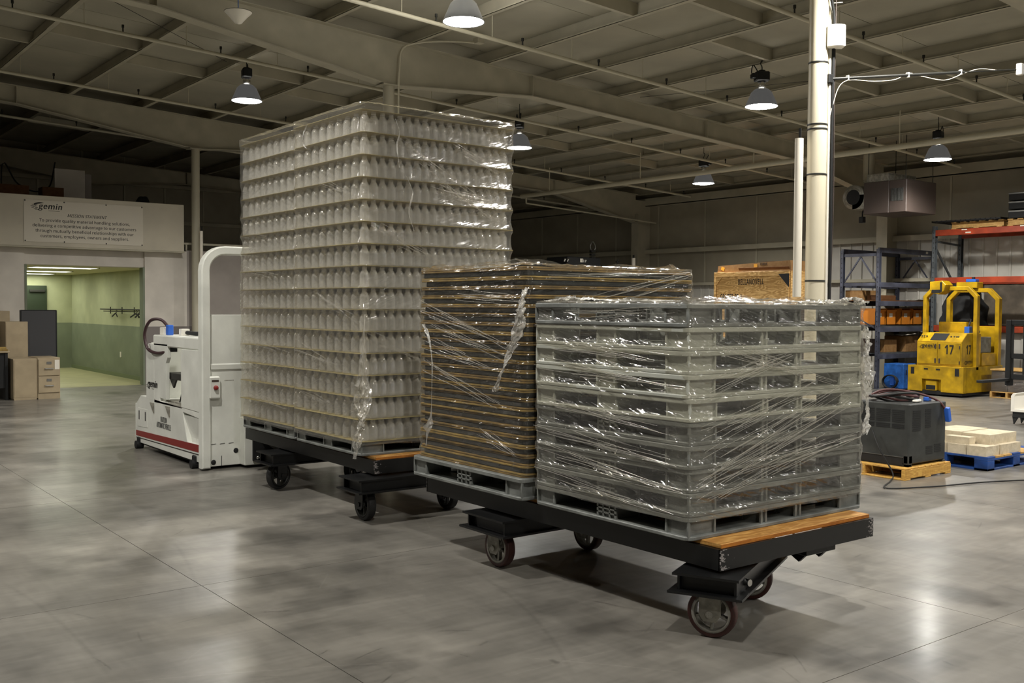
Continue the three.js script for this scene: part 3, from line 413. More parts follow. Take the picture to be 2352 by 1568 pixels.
{ // filing corner
  function fileCab(x, z, w, h, d, name, label, drawers, turn = 0) { const t = thing(name, label, 'cabinet', [x, 0, z], turn); obj('body', bx(-w / 2, w / 2, 0.015, h, -d / 2, d / 2 - 0.02, 0.004), M.tan, t); obj('plinth', bx(-w / 2 + 0.01, w / 2 - 0.01, 0, 0.09, -d / 2 + 0.01, d / 2 - 0.015, 0), M.tan, t);
    if (drawers) { const dh = (h - 0.12) / drawers; for (let i = 0; i < drawers; i++) { const y = 0.1 + i * dh; const dr = obj('drawer', bx(-w / 2 + 0.012, w / 2 - 0.012, y + 0.006, y + dh - 0.006, d / 2 - 0.02, d / 2, 0.004), M.tan, t); obj('handle', [bx(-0.07, 0.07, y + dh * 0.4, y + dh * 0.4 + 0.02, d / 2 + 0.012, d / 2 + 0.022, 0.003), bx(-0.07, -0.055, y + dh * 0.4, y + dh * 0.4 + 0.02, d / 2, d / 2 + 0.02, 0), bx(0.055, 0.07, y + dh * 0.4, y + dh * 0.4 + 0.02, d / 2, d / 2 + 0.02, 0)], M.chrome, dr); obj('label_holder', [bx(-0.04, 0.04, y + dh * 0.68, y + dh * 0.68 + 0.045, d / 2, d / 2 + 0.004, 0.001)], M.steel, dr); } } else obj('back_panel', bx(-w / 2 + 0.012, w / 2 - 0.012, 0.04, h - 0.02, d / 2 - 0.02, d / 2 - 0.012, 0.003), M.tan, t); return t; }
  fileCab(3.91, -18.72, 0.37, 0.69, 0.68, 'filing_cabinet', 'low tan filing cabinet showing its plain back', 0);
  const fc = fileCab(4.28, -18.72, 0.36, 0.7, 0.68, 'filing_cabinet', 'two drawer tan filing cabinet with a paper note', 2);
  obj('paper_note', bx(0.09, 0.165, 0.5, 0.66, 0.341, 0.3425, 0), M.paper, fc);
  { const t = thing('tall_cabinet', 'tall tan cabinet behind the low filing cabinets', 'cabinet', [3.95, 0, -19.5]); obj('body', bx(-0.18, 0.18, 0, 1.3, -0.3, 0.3, 0.005), M.tan, t); obj('side_trim', bx(-0.17, 0.17, 0.02, 1.28, 0.3, 0.306, 0), M.tan, t); }
  { const t = thing('tall_cabinet', 'tan four drawer cabinet at the edge behind the desk', 'cabinet', [3.72, 0, -20.08]); obj('body', bx(-0.3, 0.24, 0, 1.48, -0.3, 0.3, 0.005), M.tan, t); for (let i = 0; i < 4; i++) { const d = obj('drawer', bx(-0.28, 0.22, 0.05 + i * 0.35, 0.38 + i * 0.35, 0.3, 0.315, 0.004), M.tan, t); obj('label_holder', bx(-0.08, 0.02, 0.28 + i * 0.35, 0.33 + i * 0.35, 0.315, 0.32, 0.001), M.steel, d); } }
  { const t = thing('office_divider', 'dark grey fabric divider beside the doorway', 'partition', [4.4, 0, -19.3]); obj('panel', bx(-0.36, 0.21, 0.02, 1.49, -0.03, 0.03, 0.006), M.darkPartition, t); obj('frame', [bx(-0.375, -0.36, 0, 1.5, -0.035, 0.035, 0), bx(0.21, 0.225, 0, 1.5, -0.035, 0.035, 0), bx(-0.36, 0.21, 1.49, 1.505, -0.035, 0.035, 0)], M.blackMatte, t); }
  { const t = thing('desk', 'dark desk with a pale top beside the cabinets', 'desk', [3.1, 0, -18.9]); obj('top', bx(-0.6, 0.6, 0.79, 0.82, -0.4, 0.4, 0.005), M.tan, t); for (const x of [-0.57, 0.53]) obj('side_panel', bx(x, x + 0.04, 0, 0.79, -0.38, 0.38, 0), M.blackMatte, t); obj('modesty_panel', bx(-0.55, 0.55, 0.2, 0.79, 0.33, 0.36, 0), M.blackMatte, t); }
  tag(obj('book_stack', [bx(3.48, 3.68, 0.82, 0.85, -18.75, -18.55, 0.004), bx(3.46, 3.66, 0.85, 0.885, -18.74, -18.56, 0.004)], M.fibre), 'two brown books lying on the desk edge', 'books'); tag(obj('document_box', bx(3.2, 3.43, 0.82, 1.07, -18.75, -18.5, 0.006), M.white), 'white document box on the desk', 'box'); }

// ---------------------------------------------------------------- carts
const DECK = 0.47;                                        // top of the plywood
function wheelParts(dark) {
  const tread = lathe([[0.098, -0.03], [0.117, -0.03], [0.1225, -0.02], [0.1225, 0.02], [0.117, 0.03], [0.098, 0.03], [0.098, -0.03]], 40);
  const rim = lathe([[0.086, -0.031], [0.099, -0.031], [0.099, 0.031], [0.086, 0.031], [0.083, 0.012], [0.083, -0.012], [0.086, -0.031]], 40);
  const hub = lathe([[0, -0.04], [0.026, -0.04], [0.03, -0.01], [0.03, 0.01], [0.026, 0.04], [0, 0.04]], 18);
  const sp = []; for (let i = 0; i < 5; i++) { const a = i * Math.PI * 0.4 + 0.3; sp.push(bar([0.02 * Math.cos(a), 0, 0.02 * Math.sin(a)], [0.088 * Math.cos(a), 0, 0.088 * Math.sin(a)], 0.014, 0.03, 0.003)); }
  return { tread, rim, hub, sp };
}
const WP = wheelParts(); for (const k of ['tread', 'rim', 'hub']) WP[k].rotateX(Math.PI / 2); WP.sp.forEach(g => g.rotateX(Math.PI / 2));   // axle along z
const WPsp = mergeGeometries(WP.sp);
const forkG = prism([[-0.055, 0.235], [0.055, 0.235], [0.055, 0.12], [0.03, 0.085], [-0.03, 0.085], [-0.055, 0.12]], 0.008, [], 0.001);
// caster under a point: axle turned by `turn` (0: axle along z, so seen from the side along z)
function caster(parent, x, z, turn, dark) {
  const w = new THREE.Group(); w.name = 'caster'; parent.add(w); w.position.set(x, 0, z); w.rotation.y = turn;
  const C = (g, y = 0.1225, dz = 0) => place(g.clone(), 0, y, dz);
  obj('tyre', C(WP.tread), dark ? M.rubber : M.redRubber, w); obj('rim', C(WP.rim), dark ? M.darkMetal : M.zinc, w); obj('spokes', C(WPsp), dark ? M.darkMetal : M.zinc, w).userData.kind = 'stuff'; obj('hub', C(WP.hub), dark ? M.darkMetal : M.zinc, w);
  for (const s of [-1, 1]) obj('fork_plate', place(forkG.clone(), 0, 0, s * 0.05 - 0.004), dark ? M.black : M.forkWhite, w);
  obj('axle_bolt', rod([0, 0.1225, -0.062], [0, 0.1225, 0.062], 0.018, 10), dark ? M.black : M.zinc, w); obj('top_plate', bx(-0.07, 0.07, 0.225, 0.237, -0.06, 0.06, 0.003), M.black, w);
}
// cart: local origin under the deck centre line, near end at z = 0, going back to z = -L
function cart(label, x, z, W, L, axles, turn, dark) {
  const t = thing('pallet_cart', label, 'cart', [x, 0, z], turn);
  const h = W / 2, y0 = 0.345, y1 = 0.448;
  for (const s of [-1, 1]) obj('side_channel', [bx(s * h - 0.004, s * h + 0.004, y0, y1, -L, 0, 0), bx(s * h, s * (h - 0.05), y1 - 0.008, y1, -L, 0, 0), bx(s * h, s * (h - 0.05), y0, y0 + 0.008, -L, 0, 0)], M.black, t);
  for (const [a, b] of [[-0.006, 0.006], [-L - 0.006, -L + 0.006]]) { const g = bx(-h - 0.004, h + 0.004, y0, y1, a, b, 0); const uv = g.attributes.uv, p = g.attributes.position; for (let i = 0; i < uv.count; i++) uv.setXY(i, (p.getX(i) + h) / W, (p.getY(i) - y0) / (y1 - y0)); obj('end_channel', g, M.chipped, t); }
  for (let k = 1; k < 5; k++) obj('cross_member', bx(-h + 0.01, h - 0.01, y0 + 0.02, y1 - 0.01, -L * k / 5 - 0.03, -L * k / 5 + 0.03, 0), M.black, t);
  obj('plywood_deck', bx(-h + 0.02, h - 0.012, y1, DECK, -L + 0.02, -0.012, 0.002), M.ply, t);
  obj('plywood_edge', bx(-h + 0.02, h - 0.012, y1 + 0.001, DECK - 0.003, -0.0125, -0.0105, 0), M.plyEdge, t);
  for (const [az, steer, wheelTurns, wz] of axles) {       // axle: [z, steering angle, wheel turns, width along z]
    const a = new THREE.Group(); a.name = 'axle'; t.add(a); a.position.set(4.15 - x, 0, az); a.rotation.y = steer; const e = -0.51, f = steer ? 0.46 : 0.6, q = wz / 2;
    obj('axle_beam', [bx(e, f, 0.318, 0.33, -q, q, 0), bx(e - 0.01, f, 0.23, 0.242, -q - 0.02, q + 0.02, 0), bx(e + 0.03, f, 0.24, 0.32, q - 0.03, q - 0.018, 0), bx(e + 0.03, f, 0.24, 0.32, -q + 0.018, -q + 0.03, 0), bx(e + 0.06, e + 0.072, 0.24, 0.32, -q + 0.03, q - 0.03, 0)], M.black, a);
    obj('turntable', rod([0.2, 0.33, 0], [0.2, 0.346, 0], 0.16, 24), M.black, a);
    caster(a, -0.37, 0.0, wheelTurns[0], dark); caster(a, 0.37, 0.0, wheelTurns[1], dark);
  }
  return t;
}
const HP = Math.PI / 2;
const cart1 = cart('black steel pallet cart with plywood deck under the board and pallet stacks', 4.42, -3.23, 1.28, 2.6, [[-0.23, 25 * D2R, [HP, HP + 0.1], 0.33], [-1.77, 0, [HP, HP], 0.42]], 0, false);
obj('hitch_plate', prismX([[-0.02, 0.345], [-0.3, 0.345], [-0.12, 0.25]], 0.14, 0.16), M.black, cart1); obj('hitch_plate', prismX([[-0.02, 0.345], [-0.3, 0.345], [-0.12, 0.25]], 0.32, 0.34), M.black, cart1); obj('hitch_bracket', bx(0.1, 0.36, 0.3, 0.345, -0.14, -0.04, 0.004), M.black, cart1);
obj('pivot_bolt', rod([-0.5, 0.28, 0.03], [-0.5, 0.28, 0.07], 0.018, 10), M.chrome, cart1);
const cart2 = cart('black steel pallet cart with plywood deck under the bottle loads', 4.48, -6.65, 1.28, 2.5, [[-0.03, 0, [HP, HP], 0.32], [-1.62, 0, [0.35, 0.5], 0.32]], -1.0 * D2R, true);
{ const g = []; for (const s of [-1, 1]) g.push(bx(s * 0.06 - 0.01, s * 0.06 + 0.01, 0.2, 0.3, -2.62, -2.45, 0)); obj('tow_bar', [...g, bx(-0.07, 0.07, 0.22, 0.28, -2.66, -2.6, 0.01)], M.black, cart2); obj('tow_pin', rod([0, 0.16, -2.63], [0, 0.34, -2.63], 0.02, 10), M.chrome, cart2); }

// ---------------------------------------------------------------- pallets
// plastic pallet: W along x, L along z, height h; parts: decks and nine feet
function palletProto(W, L, h, m, holes) {
  const t = new THREE.Group(); t.name = 'plastic_pallet';
  const dt = 0.026, db = 0.02, w = W / 2, l = L / 2, ring = (iw, il) => rrect(iw, il, 0.03, 3).reverse();
  const win = []; for (const [a, b] of [[-w + 0.2, -0.14], [-0.08, 0.08], [0.14, w - 0.2]]) for (const [c, d] of [[-l + 0.17, -0.08], [0.08, l - 0.17]]) win.push([[a, c], [a, d], [b, d], [b, c]]);
  const deckHoles = []; for (let i = 0; i < 6; i++) for (let j = 0; j < 5; j++) { const cx = -w + 0.12 + (W - 0.24) * (i + 0.5) / 6, cz = -l + 0.1 + (L - 0.2) * (j + 0.5) / 5, a = (W - 0.24) / 12 - 0.02, b = (L - 0.2) / 10 - 0.02; deckHoles.push([[cx - a, cz - b], [cx - a, cz + b], [cx + a, cz + b], [cx + a, cz - b]]); }
  obj('top_deck', prismY(rrect(W, L, 0.045, 4), h - dt, h, deckHoles, 0.004), m, t);
  obj('bottom_deck', prismY(rrect(W, L, 0.045, 4), 0, db, win, 0.004), m, t);
  const blk = (x0, x1, z0, z1, faces) => { const g = [bx(x0 + 0.012, x1 - 0.012, db - 0.002, h - dt + 0.002, z0 + 0.012, z1 - 0.012, 0)], r = 0.012;
    for (const x of [x0, x1 - r]) for (const z of [z0, z1 - r]) g.push(bx(x, x + r, db - 0.002, h - dt + 0.002, z, z + r, 0));
    if (faces === 'lattice') { for (let k = 1; k < 3; k++) { const z = z0 + (z1 - z0) * k / 3; g.push(bx(x0, x0 + 0.01, db, h - dt, z - 0.004, z + 0.004, 0), bx(x1 - 0.01, x1, db, h - dt, z - 0.004, z + 0.004, 0)); } for (let k = 1; k < 3; k++) { const y = db + (h - dt - db) * k / 3; g.push(bx(x0, x0 + 0.01, y - 0.004, y + 0.004, z0, z1, 0), bx(x1 - 0.01, x1, y - 0.004, y + 0.004, z0, z1, 0)); } }
    obj('foot', g, faces === 'plain' ? m : m, t); };
  const i = 0.012;
  for (const s of [-1, 1]) for (const q of [-1, 1]) { const xa = s > 0 ? w - i - 0.2 : -w + i, za = q > 0 ? l - i - 0.16 : -l + i; blk(xa, xa + 0.2, za, za + 0.16); }
  for (const s of [-1, 1]) { const xa = s > 0 ? w - i - 0.18 : -w + i; blk(xa, xa + 0.18, -0.075, 0.075, holes ? 'lattice' : 'plain'); }
  for (const q of [-1, 1]) { const za = q > 0 ? l - i - 0.14 : -l + i; for (const x of [-0.17, 0.12]) blk(x, x + 0.05, za, za + 0.14); blk(-0.06, 0.06, q * (l - 0.3) - 0.05, q * (l - 0.3) + 0.05); }
  blk(-0.12, 0.12, -0.075, 0.075);
  return t;
}
function pallet(proto, p, turn, label, group) { const r = dup(proto, p, turn, label, group); return tag(r, label, 'pallet', group); }
const PH = 0.117;
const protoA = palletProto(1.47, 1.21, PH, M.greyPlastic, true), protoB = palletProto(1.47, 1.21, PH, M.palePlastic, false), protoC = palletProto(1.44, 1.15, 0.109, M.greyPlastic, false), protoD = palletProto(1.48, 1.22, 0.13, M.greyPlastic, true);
const S1 = [4.44, -3.97];                                 // pallet stack centre
const ordinal = ['lowest', 'second', 'third', 'fourth', 'fifth', 'sixth', 'seventh', 'eighth', 'ninth', 'topmost'];
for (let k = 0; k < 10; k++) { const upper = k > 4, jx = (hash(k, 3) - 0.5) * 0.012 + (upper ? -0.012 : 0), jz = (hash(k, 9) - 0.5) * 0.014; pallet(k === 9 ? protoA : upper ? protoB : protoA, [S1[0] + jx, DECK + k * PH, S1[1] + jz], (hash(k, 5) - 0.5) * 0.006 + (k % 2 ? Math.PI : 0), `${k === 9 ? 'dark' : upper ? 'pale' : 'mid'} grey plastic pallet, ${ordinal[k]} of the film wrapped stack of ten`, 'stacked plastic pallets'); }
const BX = [4.51, -7.34], BX2 = [4.53, -8.525], S2 = [4.42, -5.27];
pallet(protoC, [BX[0], DECK, BX[1]], -0.5 * D2R, 'grey plastic pallet under the bottle load at the open cart end'); pallet(protoC, [BX2[0], DECK, BX2[1]], -1 * D2R, 'grey plastic pallet under the bottle load next to the white vehicle'); pallet(protoD, [S2[0], DECK, S2[1]], 0, 'grey plastic pallet under the striped board stack');

// ---------------------------------------------------------------- board stack: dark top frames with brown fibreboard between
{ const y0 = DECK + 0.13, n = 22, p = (1.86 - y0 - 0.024) / n;
  const dk = [0, 1, 2].map(i => prismY(rrect(1.43 - i * 0.006, 1.15 - i * 0.004, 0.05, 4), 0, p - 0.025, [], 0.005)), fb = [0, 1, 2].map(i => prismY(rrect(1.46 - i * 0.008, 1.175 + i * 0.004, 0.05, 4), 0, 0.0105, [], 0.002));
  const put = (name, g, m, y, label, cat, group) => { const o = obj(name, g, m); o.position.set(4.45 + rr(-0.006, 0.006), y, S2[1] + rr(-0.006, 0.006)); o.rotation.y = rr(-0.004, 0.004); tag(o, label, cat, group); };
  for (let k = 0; k <= n; k++) { const y = y0 + k * p; put('fibreboard_sheet', fb[k % 3], k % 2 ? M.fibre : M.fibre2, y, `brown fibreboard sheet, lower of the ${ORD[k]} pair up in the striped stack`, 'sheet', 'brown sheets of the board stack'); put('fibreboard_sheet', fb[(k + 1) % 3], k % 3 ? M.fibre2 : M.fibre, y + 0.0125, `brown fibreboard sheet, upper of the ${ORD[k]} pair up in the striped stack`, 'sheet', 'brown sheets of the board stack'); if (k < n) put('dark_board', dk[k % 3], M.darkBoard, y + 0.0238, `thick dark board, ${ORD[k]} up in the striped board stack`, 'board', 'dark boards of the board stack'); } }

// ---------------------------------------------------------------- glass bottles
const TIERS = 15, BY = DECK + 0.109, TP = 0.1677, BP = 0.0775, BR = 0.0672;
const bottleG = lathe([[0, 0.004], [0.024, 0.002], [0.033, 0.003], [0.0365, 0.009], [0.037, 0.03], [0.037, 0.09], [0.0355, 0.102], [0.029, 0.118], [0.0205, 0.132], [0.017, 0.136], [0.0168, 0.14], [0.0195, 0.1415], [0.0205, 0.1435], [0.0195, 0.1455], [0.0172, 0.147], [0.0185, 0.1485], [0.0192, 0.15], [0.0185, 0.1515], [0.0172, 0.153], [0.0185, 0.1545], [0.019, 0.156], [0.018, 0.159], [0.0165, 0.1615], [0.014, 0.162]], 14);
const bottleAt = (c, i, j, k) => [c[0] - 0.019 + (i - 8.5) * BP + (j % 2 ? BP / 2 : 0), BY + k * TP + 0.0045, c[1] + (j - 8) * BR];
{ const rest = [];
  const single = (c, i, j, k, label, group) => { const o = obj('glass_bottle', bottleG, M.bottle); o.position.set(...bottleAt(c, i, j, k)); tag(o, label, 'bottle', group); };
  for (let k = 0; k < TIERS; k++) {
    for (let i = 0; i < 18; i++) for (let j = 0; j < 17; j++) {
      if (j === 16) single(BX, i, j, k, `clear glass bottle, ${ORD[k]} tier up, ${ORD[i]} from the corner along the end row`, 'glass bottles in the end row');
      else if (i === 0 && (j === 15 || j === 14)) single(BX, i, j, k, `clear glass bottle, ${ORD[k]} tier up, ${j === 15 ? 'first' : 'second'} behind the corner on the long side`, 'glass bottles at the side edge');
      else if (i < 4 || i > 14 || j > 12 || j < 2) rest.push(bottleAt(BX, i, j, k));
      if (i < 4 || i > 15 || j > 15 || j < 2) rest.push(bottleAt(BX2, i, j, k));
    } }
  const im = new THREE.InstancedMesh(bottleG, M.bottle, rest.length), m4 = new THREE.Matrix4(); rest.forEach((p, i) => im.setMatrixAt(i, m4.makeTranslation(...p))); im.name = 'glass_bottle_mass'; im.castShadow = im.receiveShadow = true; scene.add(im); tag(im, 'dense rows of clear glass bottles filling both wrapped loads', 'bottles'); im.userData.kind = 'stuff';
  const sheets = [0, 1].map(i => prismY(rrect(1.47 + i * 0.006, 1.172, 0.05, 5), 0, 0.0042, [], 0.0008));
  for (const [c, lab, w] of [[BX, 'in the bottle load at the open cart end', 'open-end'], [BX2, 'in the bottle load by the white vehicle', 'vehicle-side']]) for (let k = 0; k <= TIERS; k++) { const o = obj('tier_sheet', sheets[k % 2], M.tierSheet); o.position.set(c[0] + rr(-0.004, 0.004), BY + k * TP, c[1] + rr(-0.004, 0.004)); o.rotation.y = rr(-0.003, 0.003); tag(o, `thin olive tier sheet, ${ORD[k]} up ${lab}`, 'sheet', `tier sheets of the ${w} load`); } }

// ---------------------------------------------------------------- stretch film
// a sleeve round a rounded rectangle w x d at (cx, cz) from y0 to y1; off(s, y) is the outward offset; fold: width folded in over the top
function wrapGeo(w, d, r, y0, y1, rows, off, fold, s0) {
  const N = 260, ring = [], nrm = [], len = []; const base = rrect(w, d, r, 10); base.push(base[0]); let total = 0; const acc = [0]; for (let i = 1; i < base.length; i++) { total += Math.hypot(base[i][0] - base[i - 1][0], base[i][1] - base[i - 1][1]); acc.push(total); }
  for (let i = 0; i <= N; i++) { const t = total * i / N; let k = 1; while (k < acc.length - 1 && acc[k] < t) k++; const f = (t - acc[k - 1]) / (acc[k] - acc[k - 1]), a = base[k - 1], b = base[k]; ring.push([a[0] + (b[0] - a[0]) * f, a[1] + (b[1] - a[1]) * f]); const L = Math.hypot(b[0] - a[0], b[1] - a[1]); nrm.push([(b[1] - a[1]) / L, -(b[0] - a[0]) / L]); len.push(t); }
  const pos = [], uv = [], idx = [], F = fold ? 8 : 0, rowsAll = rows + F;
  for (let j = 0; j <= rowsAll; j++) for (let i = 0; i <= N; i++) {
    const ii = i % N, s = len[i]; let y = y0 + (y1 - y0) * Math.min(j, rows) / rows, o = off(len[ii], y) + 0.004 * (fbm(len[ii] * 9 + s0, y * 14, 3) - 0.5) + 0.006 * (vnoise(len[ii] * 3 + y * 2.2 + s0, y * 30 - len[ii] * 4) - 0.5), v = y;
    if (j === 0) y += 0.02 * (vnoise(len[ii] * 4 + s0, 2) - 0.5);
    if (j > rows) { const q = (j - rows) / F; o -= fold * q; y += 0.05 * q * (vnoise(len[ii] * 5 + s0, q * 3) - 0.35) * (q < 0.6 ? 1 : 0.7) * fold * 12 + 0.012 * (vnoise(len[ii] * 24, q * 9 + s0) - 0.5); v += fold * q; }
    pos.push(ring[ii][0] + nrm[ii][0] * o, y, ring[ii][1] + nrm[ii][1] * o); uv.push(s, v);
  }
  for (let j = 0; j < rowsAll; j++) for (let i = 0; i < N; i++) { const a = j * (N + 1) + i, b = a + 1, c = a + N + 1, e = c + 1; idx.push(a, b, c, b, e, c); }
  const g = new THREE.BufferGeometry(); g.setAttribute('position', new THREE.BufferAttribute(new Float32Array(pos), 3)); g.setAttribute('uv', new THREE.BufferAttribute(new Float32Array(uv), 2)); g.setIndex(idx); g.computeVertexNormals(); return fin(g, true);
}
// crumpled strip of loose film along points, width wfun(t)
function ribbon(pts, wfun, s0, seg = 70, across = 8) {
  const c = new THREE.CatmullRomCurve3(pts.map(p => V(...p))), pos = [], uv = [], idx = [];
  for (let j = 0; j <= seg; j++) { const t = j / seg, p = c.getPoint(t), w = wfun(t), tw = s0 + t * 5; for (let i = 0; i <= across; i++) { const q = i / across - 0.5, cr = (vnoise(t * 26 + s0, i * 1.7) - 0.5); pos.push(p.x + w * q * Math.cos(tw) * 0.9 + cr * w * 0.3, p.y + w * cr * 0.35, p.z + w * q * Math.sin(tw) * 0.9 + (vnoise(t * 30, i * 2.3 + s0) - 0.5) * w * 0.6); uv.push(q * w, t); } }
  for (let j = 0; j < seg; j++) for (let i = 0; i < across; i++) { const a = j * (across + 1) + i, b = a + 1, e = a + across + 1, f = e + 1; idx.push(a, b, e, b, f, e); }
  const g = new THREE.BufferGeometry(); g.setAttribute('position', new THREE.BufferAttribute(new Float32Array(pos), 3)); g.setAttribute('uv', new THREE.BufferAttribute(new Float32Array(uv), 2)); g.setIndex(idx); g.computeVertexNormals(); return fin(g, true);
}
const tierOff = (s, y) => { const k = (y - BY) / TP, f = k - Math.floor(k); return k > TIERS ? 0.004 : -0.021 * (0.3 + 0.9 * cl(fbm(s * 2.2 + 5, y * 2.6 + s * 0.9, 2) * 1.6 - 0.35)) * (1 - Math.pow(Math.abs(2 * f - 1), 2.6)); };
const wrapThing = (label, c, turn) => thing('stretch_film', label, 'film', [c[0], 0, c[1]], turn);
{ const a = wrapThing('clear stretch film round the bottle load at the open cart end', BX, 0); obj('sleeve', wrapGeo(1.486, 1.186, 0.055, BY - 0.03, 3.15, 124, tierOff, 0.05, 1), M.filmBottle, a);
  obj('loose_tail', ribbon([[-0.71, 1.55, 0.6], [-0.72, 1.2, 0.6], [-0.73, 0.95, 0.61], [-0.75, 0.75, 0.62], [-0.78, 0.6, 0.63], [-0.82, 0.47, 0.64]], t => 0.03 + 0.26 * Math.sin(Math.min(1, t * 1.1) * Math.PI) * t, 2, 110, 16), M.filmFan, a);
  obj('loose_strand', [ribbon([[-0.45, 3.05, 0.61], [-0.42, 2.95, 0.62], [-0.44, 2.85, 0.615], [-0.42, 2.68, 0.62]], t => 0.008 + 0.012 * t, 7, 60, 3), ribbon([[-0.74, 3.1, -0.3], [-0.755, 3.02, -0.34], [-0.75, 2.95, -0.36], [-0.745, 2.9, -0.3]], () => 0.014, 9, 60, 3), ribbon([[-0.35, 2.62, 0.61], [-0.3, 2.5, 0.62], [-0.33, 2.35, 0.615], [-0.28, 2.2, 0.61]], t => 0.008 + 0.03 * t * (1 - t), 4, 60, 4)], M.filmTail, a);
  const b = wrapThing('clear stretch film round the bottle load by the white vehicle', BX2, 0); obj('sleeve', wrapGeo(1.486, 1.186, 0.055, BY - 0.03, 3.15, 124, tierOff, 0.05, 33), M.filmBottle, b);
}
{ const a = wrapThing('clear stretch film round the striped board stack', [4.45, S2[1]], 0); const y0 = DECK + 0.13, p = (1.86 - y0 - 0.024) / 22; obj('sleeve', wrapGeo(1.478, 1.195, 0.055, y0 - 0.02, 1.875, 132, (s, y) => -0.007 * Math.pow(Math.sin(((y - y0) / p % 1) * Math.PI), 2), 0.16, 5), M.filmBoard, a);
  obj('loose_strand', [ribbon([[-0.745, 1.5, -0.5], [-0.76, 1.42, -0.42], [-0.76, 1.3, -0.38], [-0.757, 1.0, -0.38], [-0.757, 0.88, -0.39], [-0.76, 0.8, -0.42], [-0.755, 0.68, -0.45]], t => 0.012 + 0.05 * Math.exp(-Math.pow((t - 0.78) / 0.08, 2)) + 0.02 * Math.exp(-Math.pow(t / 0.15, 2)), 3, 90, 5)], M.filmTail, a);
  obj('loose_tail', [ribbon([[-0.74, 1.72, 0.59], [-0.76, 1.62, 0.585], [-0.755, 1.5, 0.56], [-0.76, 1.38, 0.5], [-0.765, 1.25, 0.42], [-0.76, 1.14, 0.35], [-0.755, 1.1, 0.32]], t => 0.1 - 0.06 * t, 5, 80, 10)], M.filmTail, a); }
{ const a = wrapThing('clear stretch film round the stack of grey plastic pallets', S1, 0); const y0 = DECK; obj('sleeve', wrapGeo(1.492, 1.232, 0.05, y0 + 0.09, 1.65, 96, (s, y) => { const f = ((y - y0) / PH) % 1; return -0.012 * Math.pow(Math.sin(cl((f - 0.12) / 0.7) * Math.PI), 1); }, 0.14, 9), M.filmPallet, a);
  obj('bunched_edge', [ribbon([[0.74, 1.52, 0.6], [0.748, 1.44, 0.61], [0.735, 1.36, 0.61], [0.752, 1.25, 0.61], [0.75, 1.12, 0.61], [0.755, 1.0, 0.61], [0.738, 0.9, 0.61]], t => 0.035 + 0.03 * Math.abs(Math.sin(t * 9)), 8, 100, 10)], M.filmTail, a);
  obj('top_gather', [ribbon([[0.2, 1.65, 0.55], [0.45, 1.66, 0.58], [0.6, 1.675, 0.6], [0.74, 1.65, 0.58]], t => 0.05 + 0.05 * Math.abs(Math.sin(t * 7)), 12, 70, 8), ribbon([[-0.74, 1.652, -0.5], [-0.72, 1.668, -0.3], [-0.72, 1.66, -0.1], [-0.72, 1.652, 0.5]], t => 0.05 + 0.06 * Math.exp(-Math.pow((t - 0.35) / 0.15, 2)), 14, 70, 8)], M.filmTail, a); }
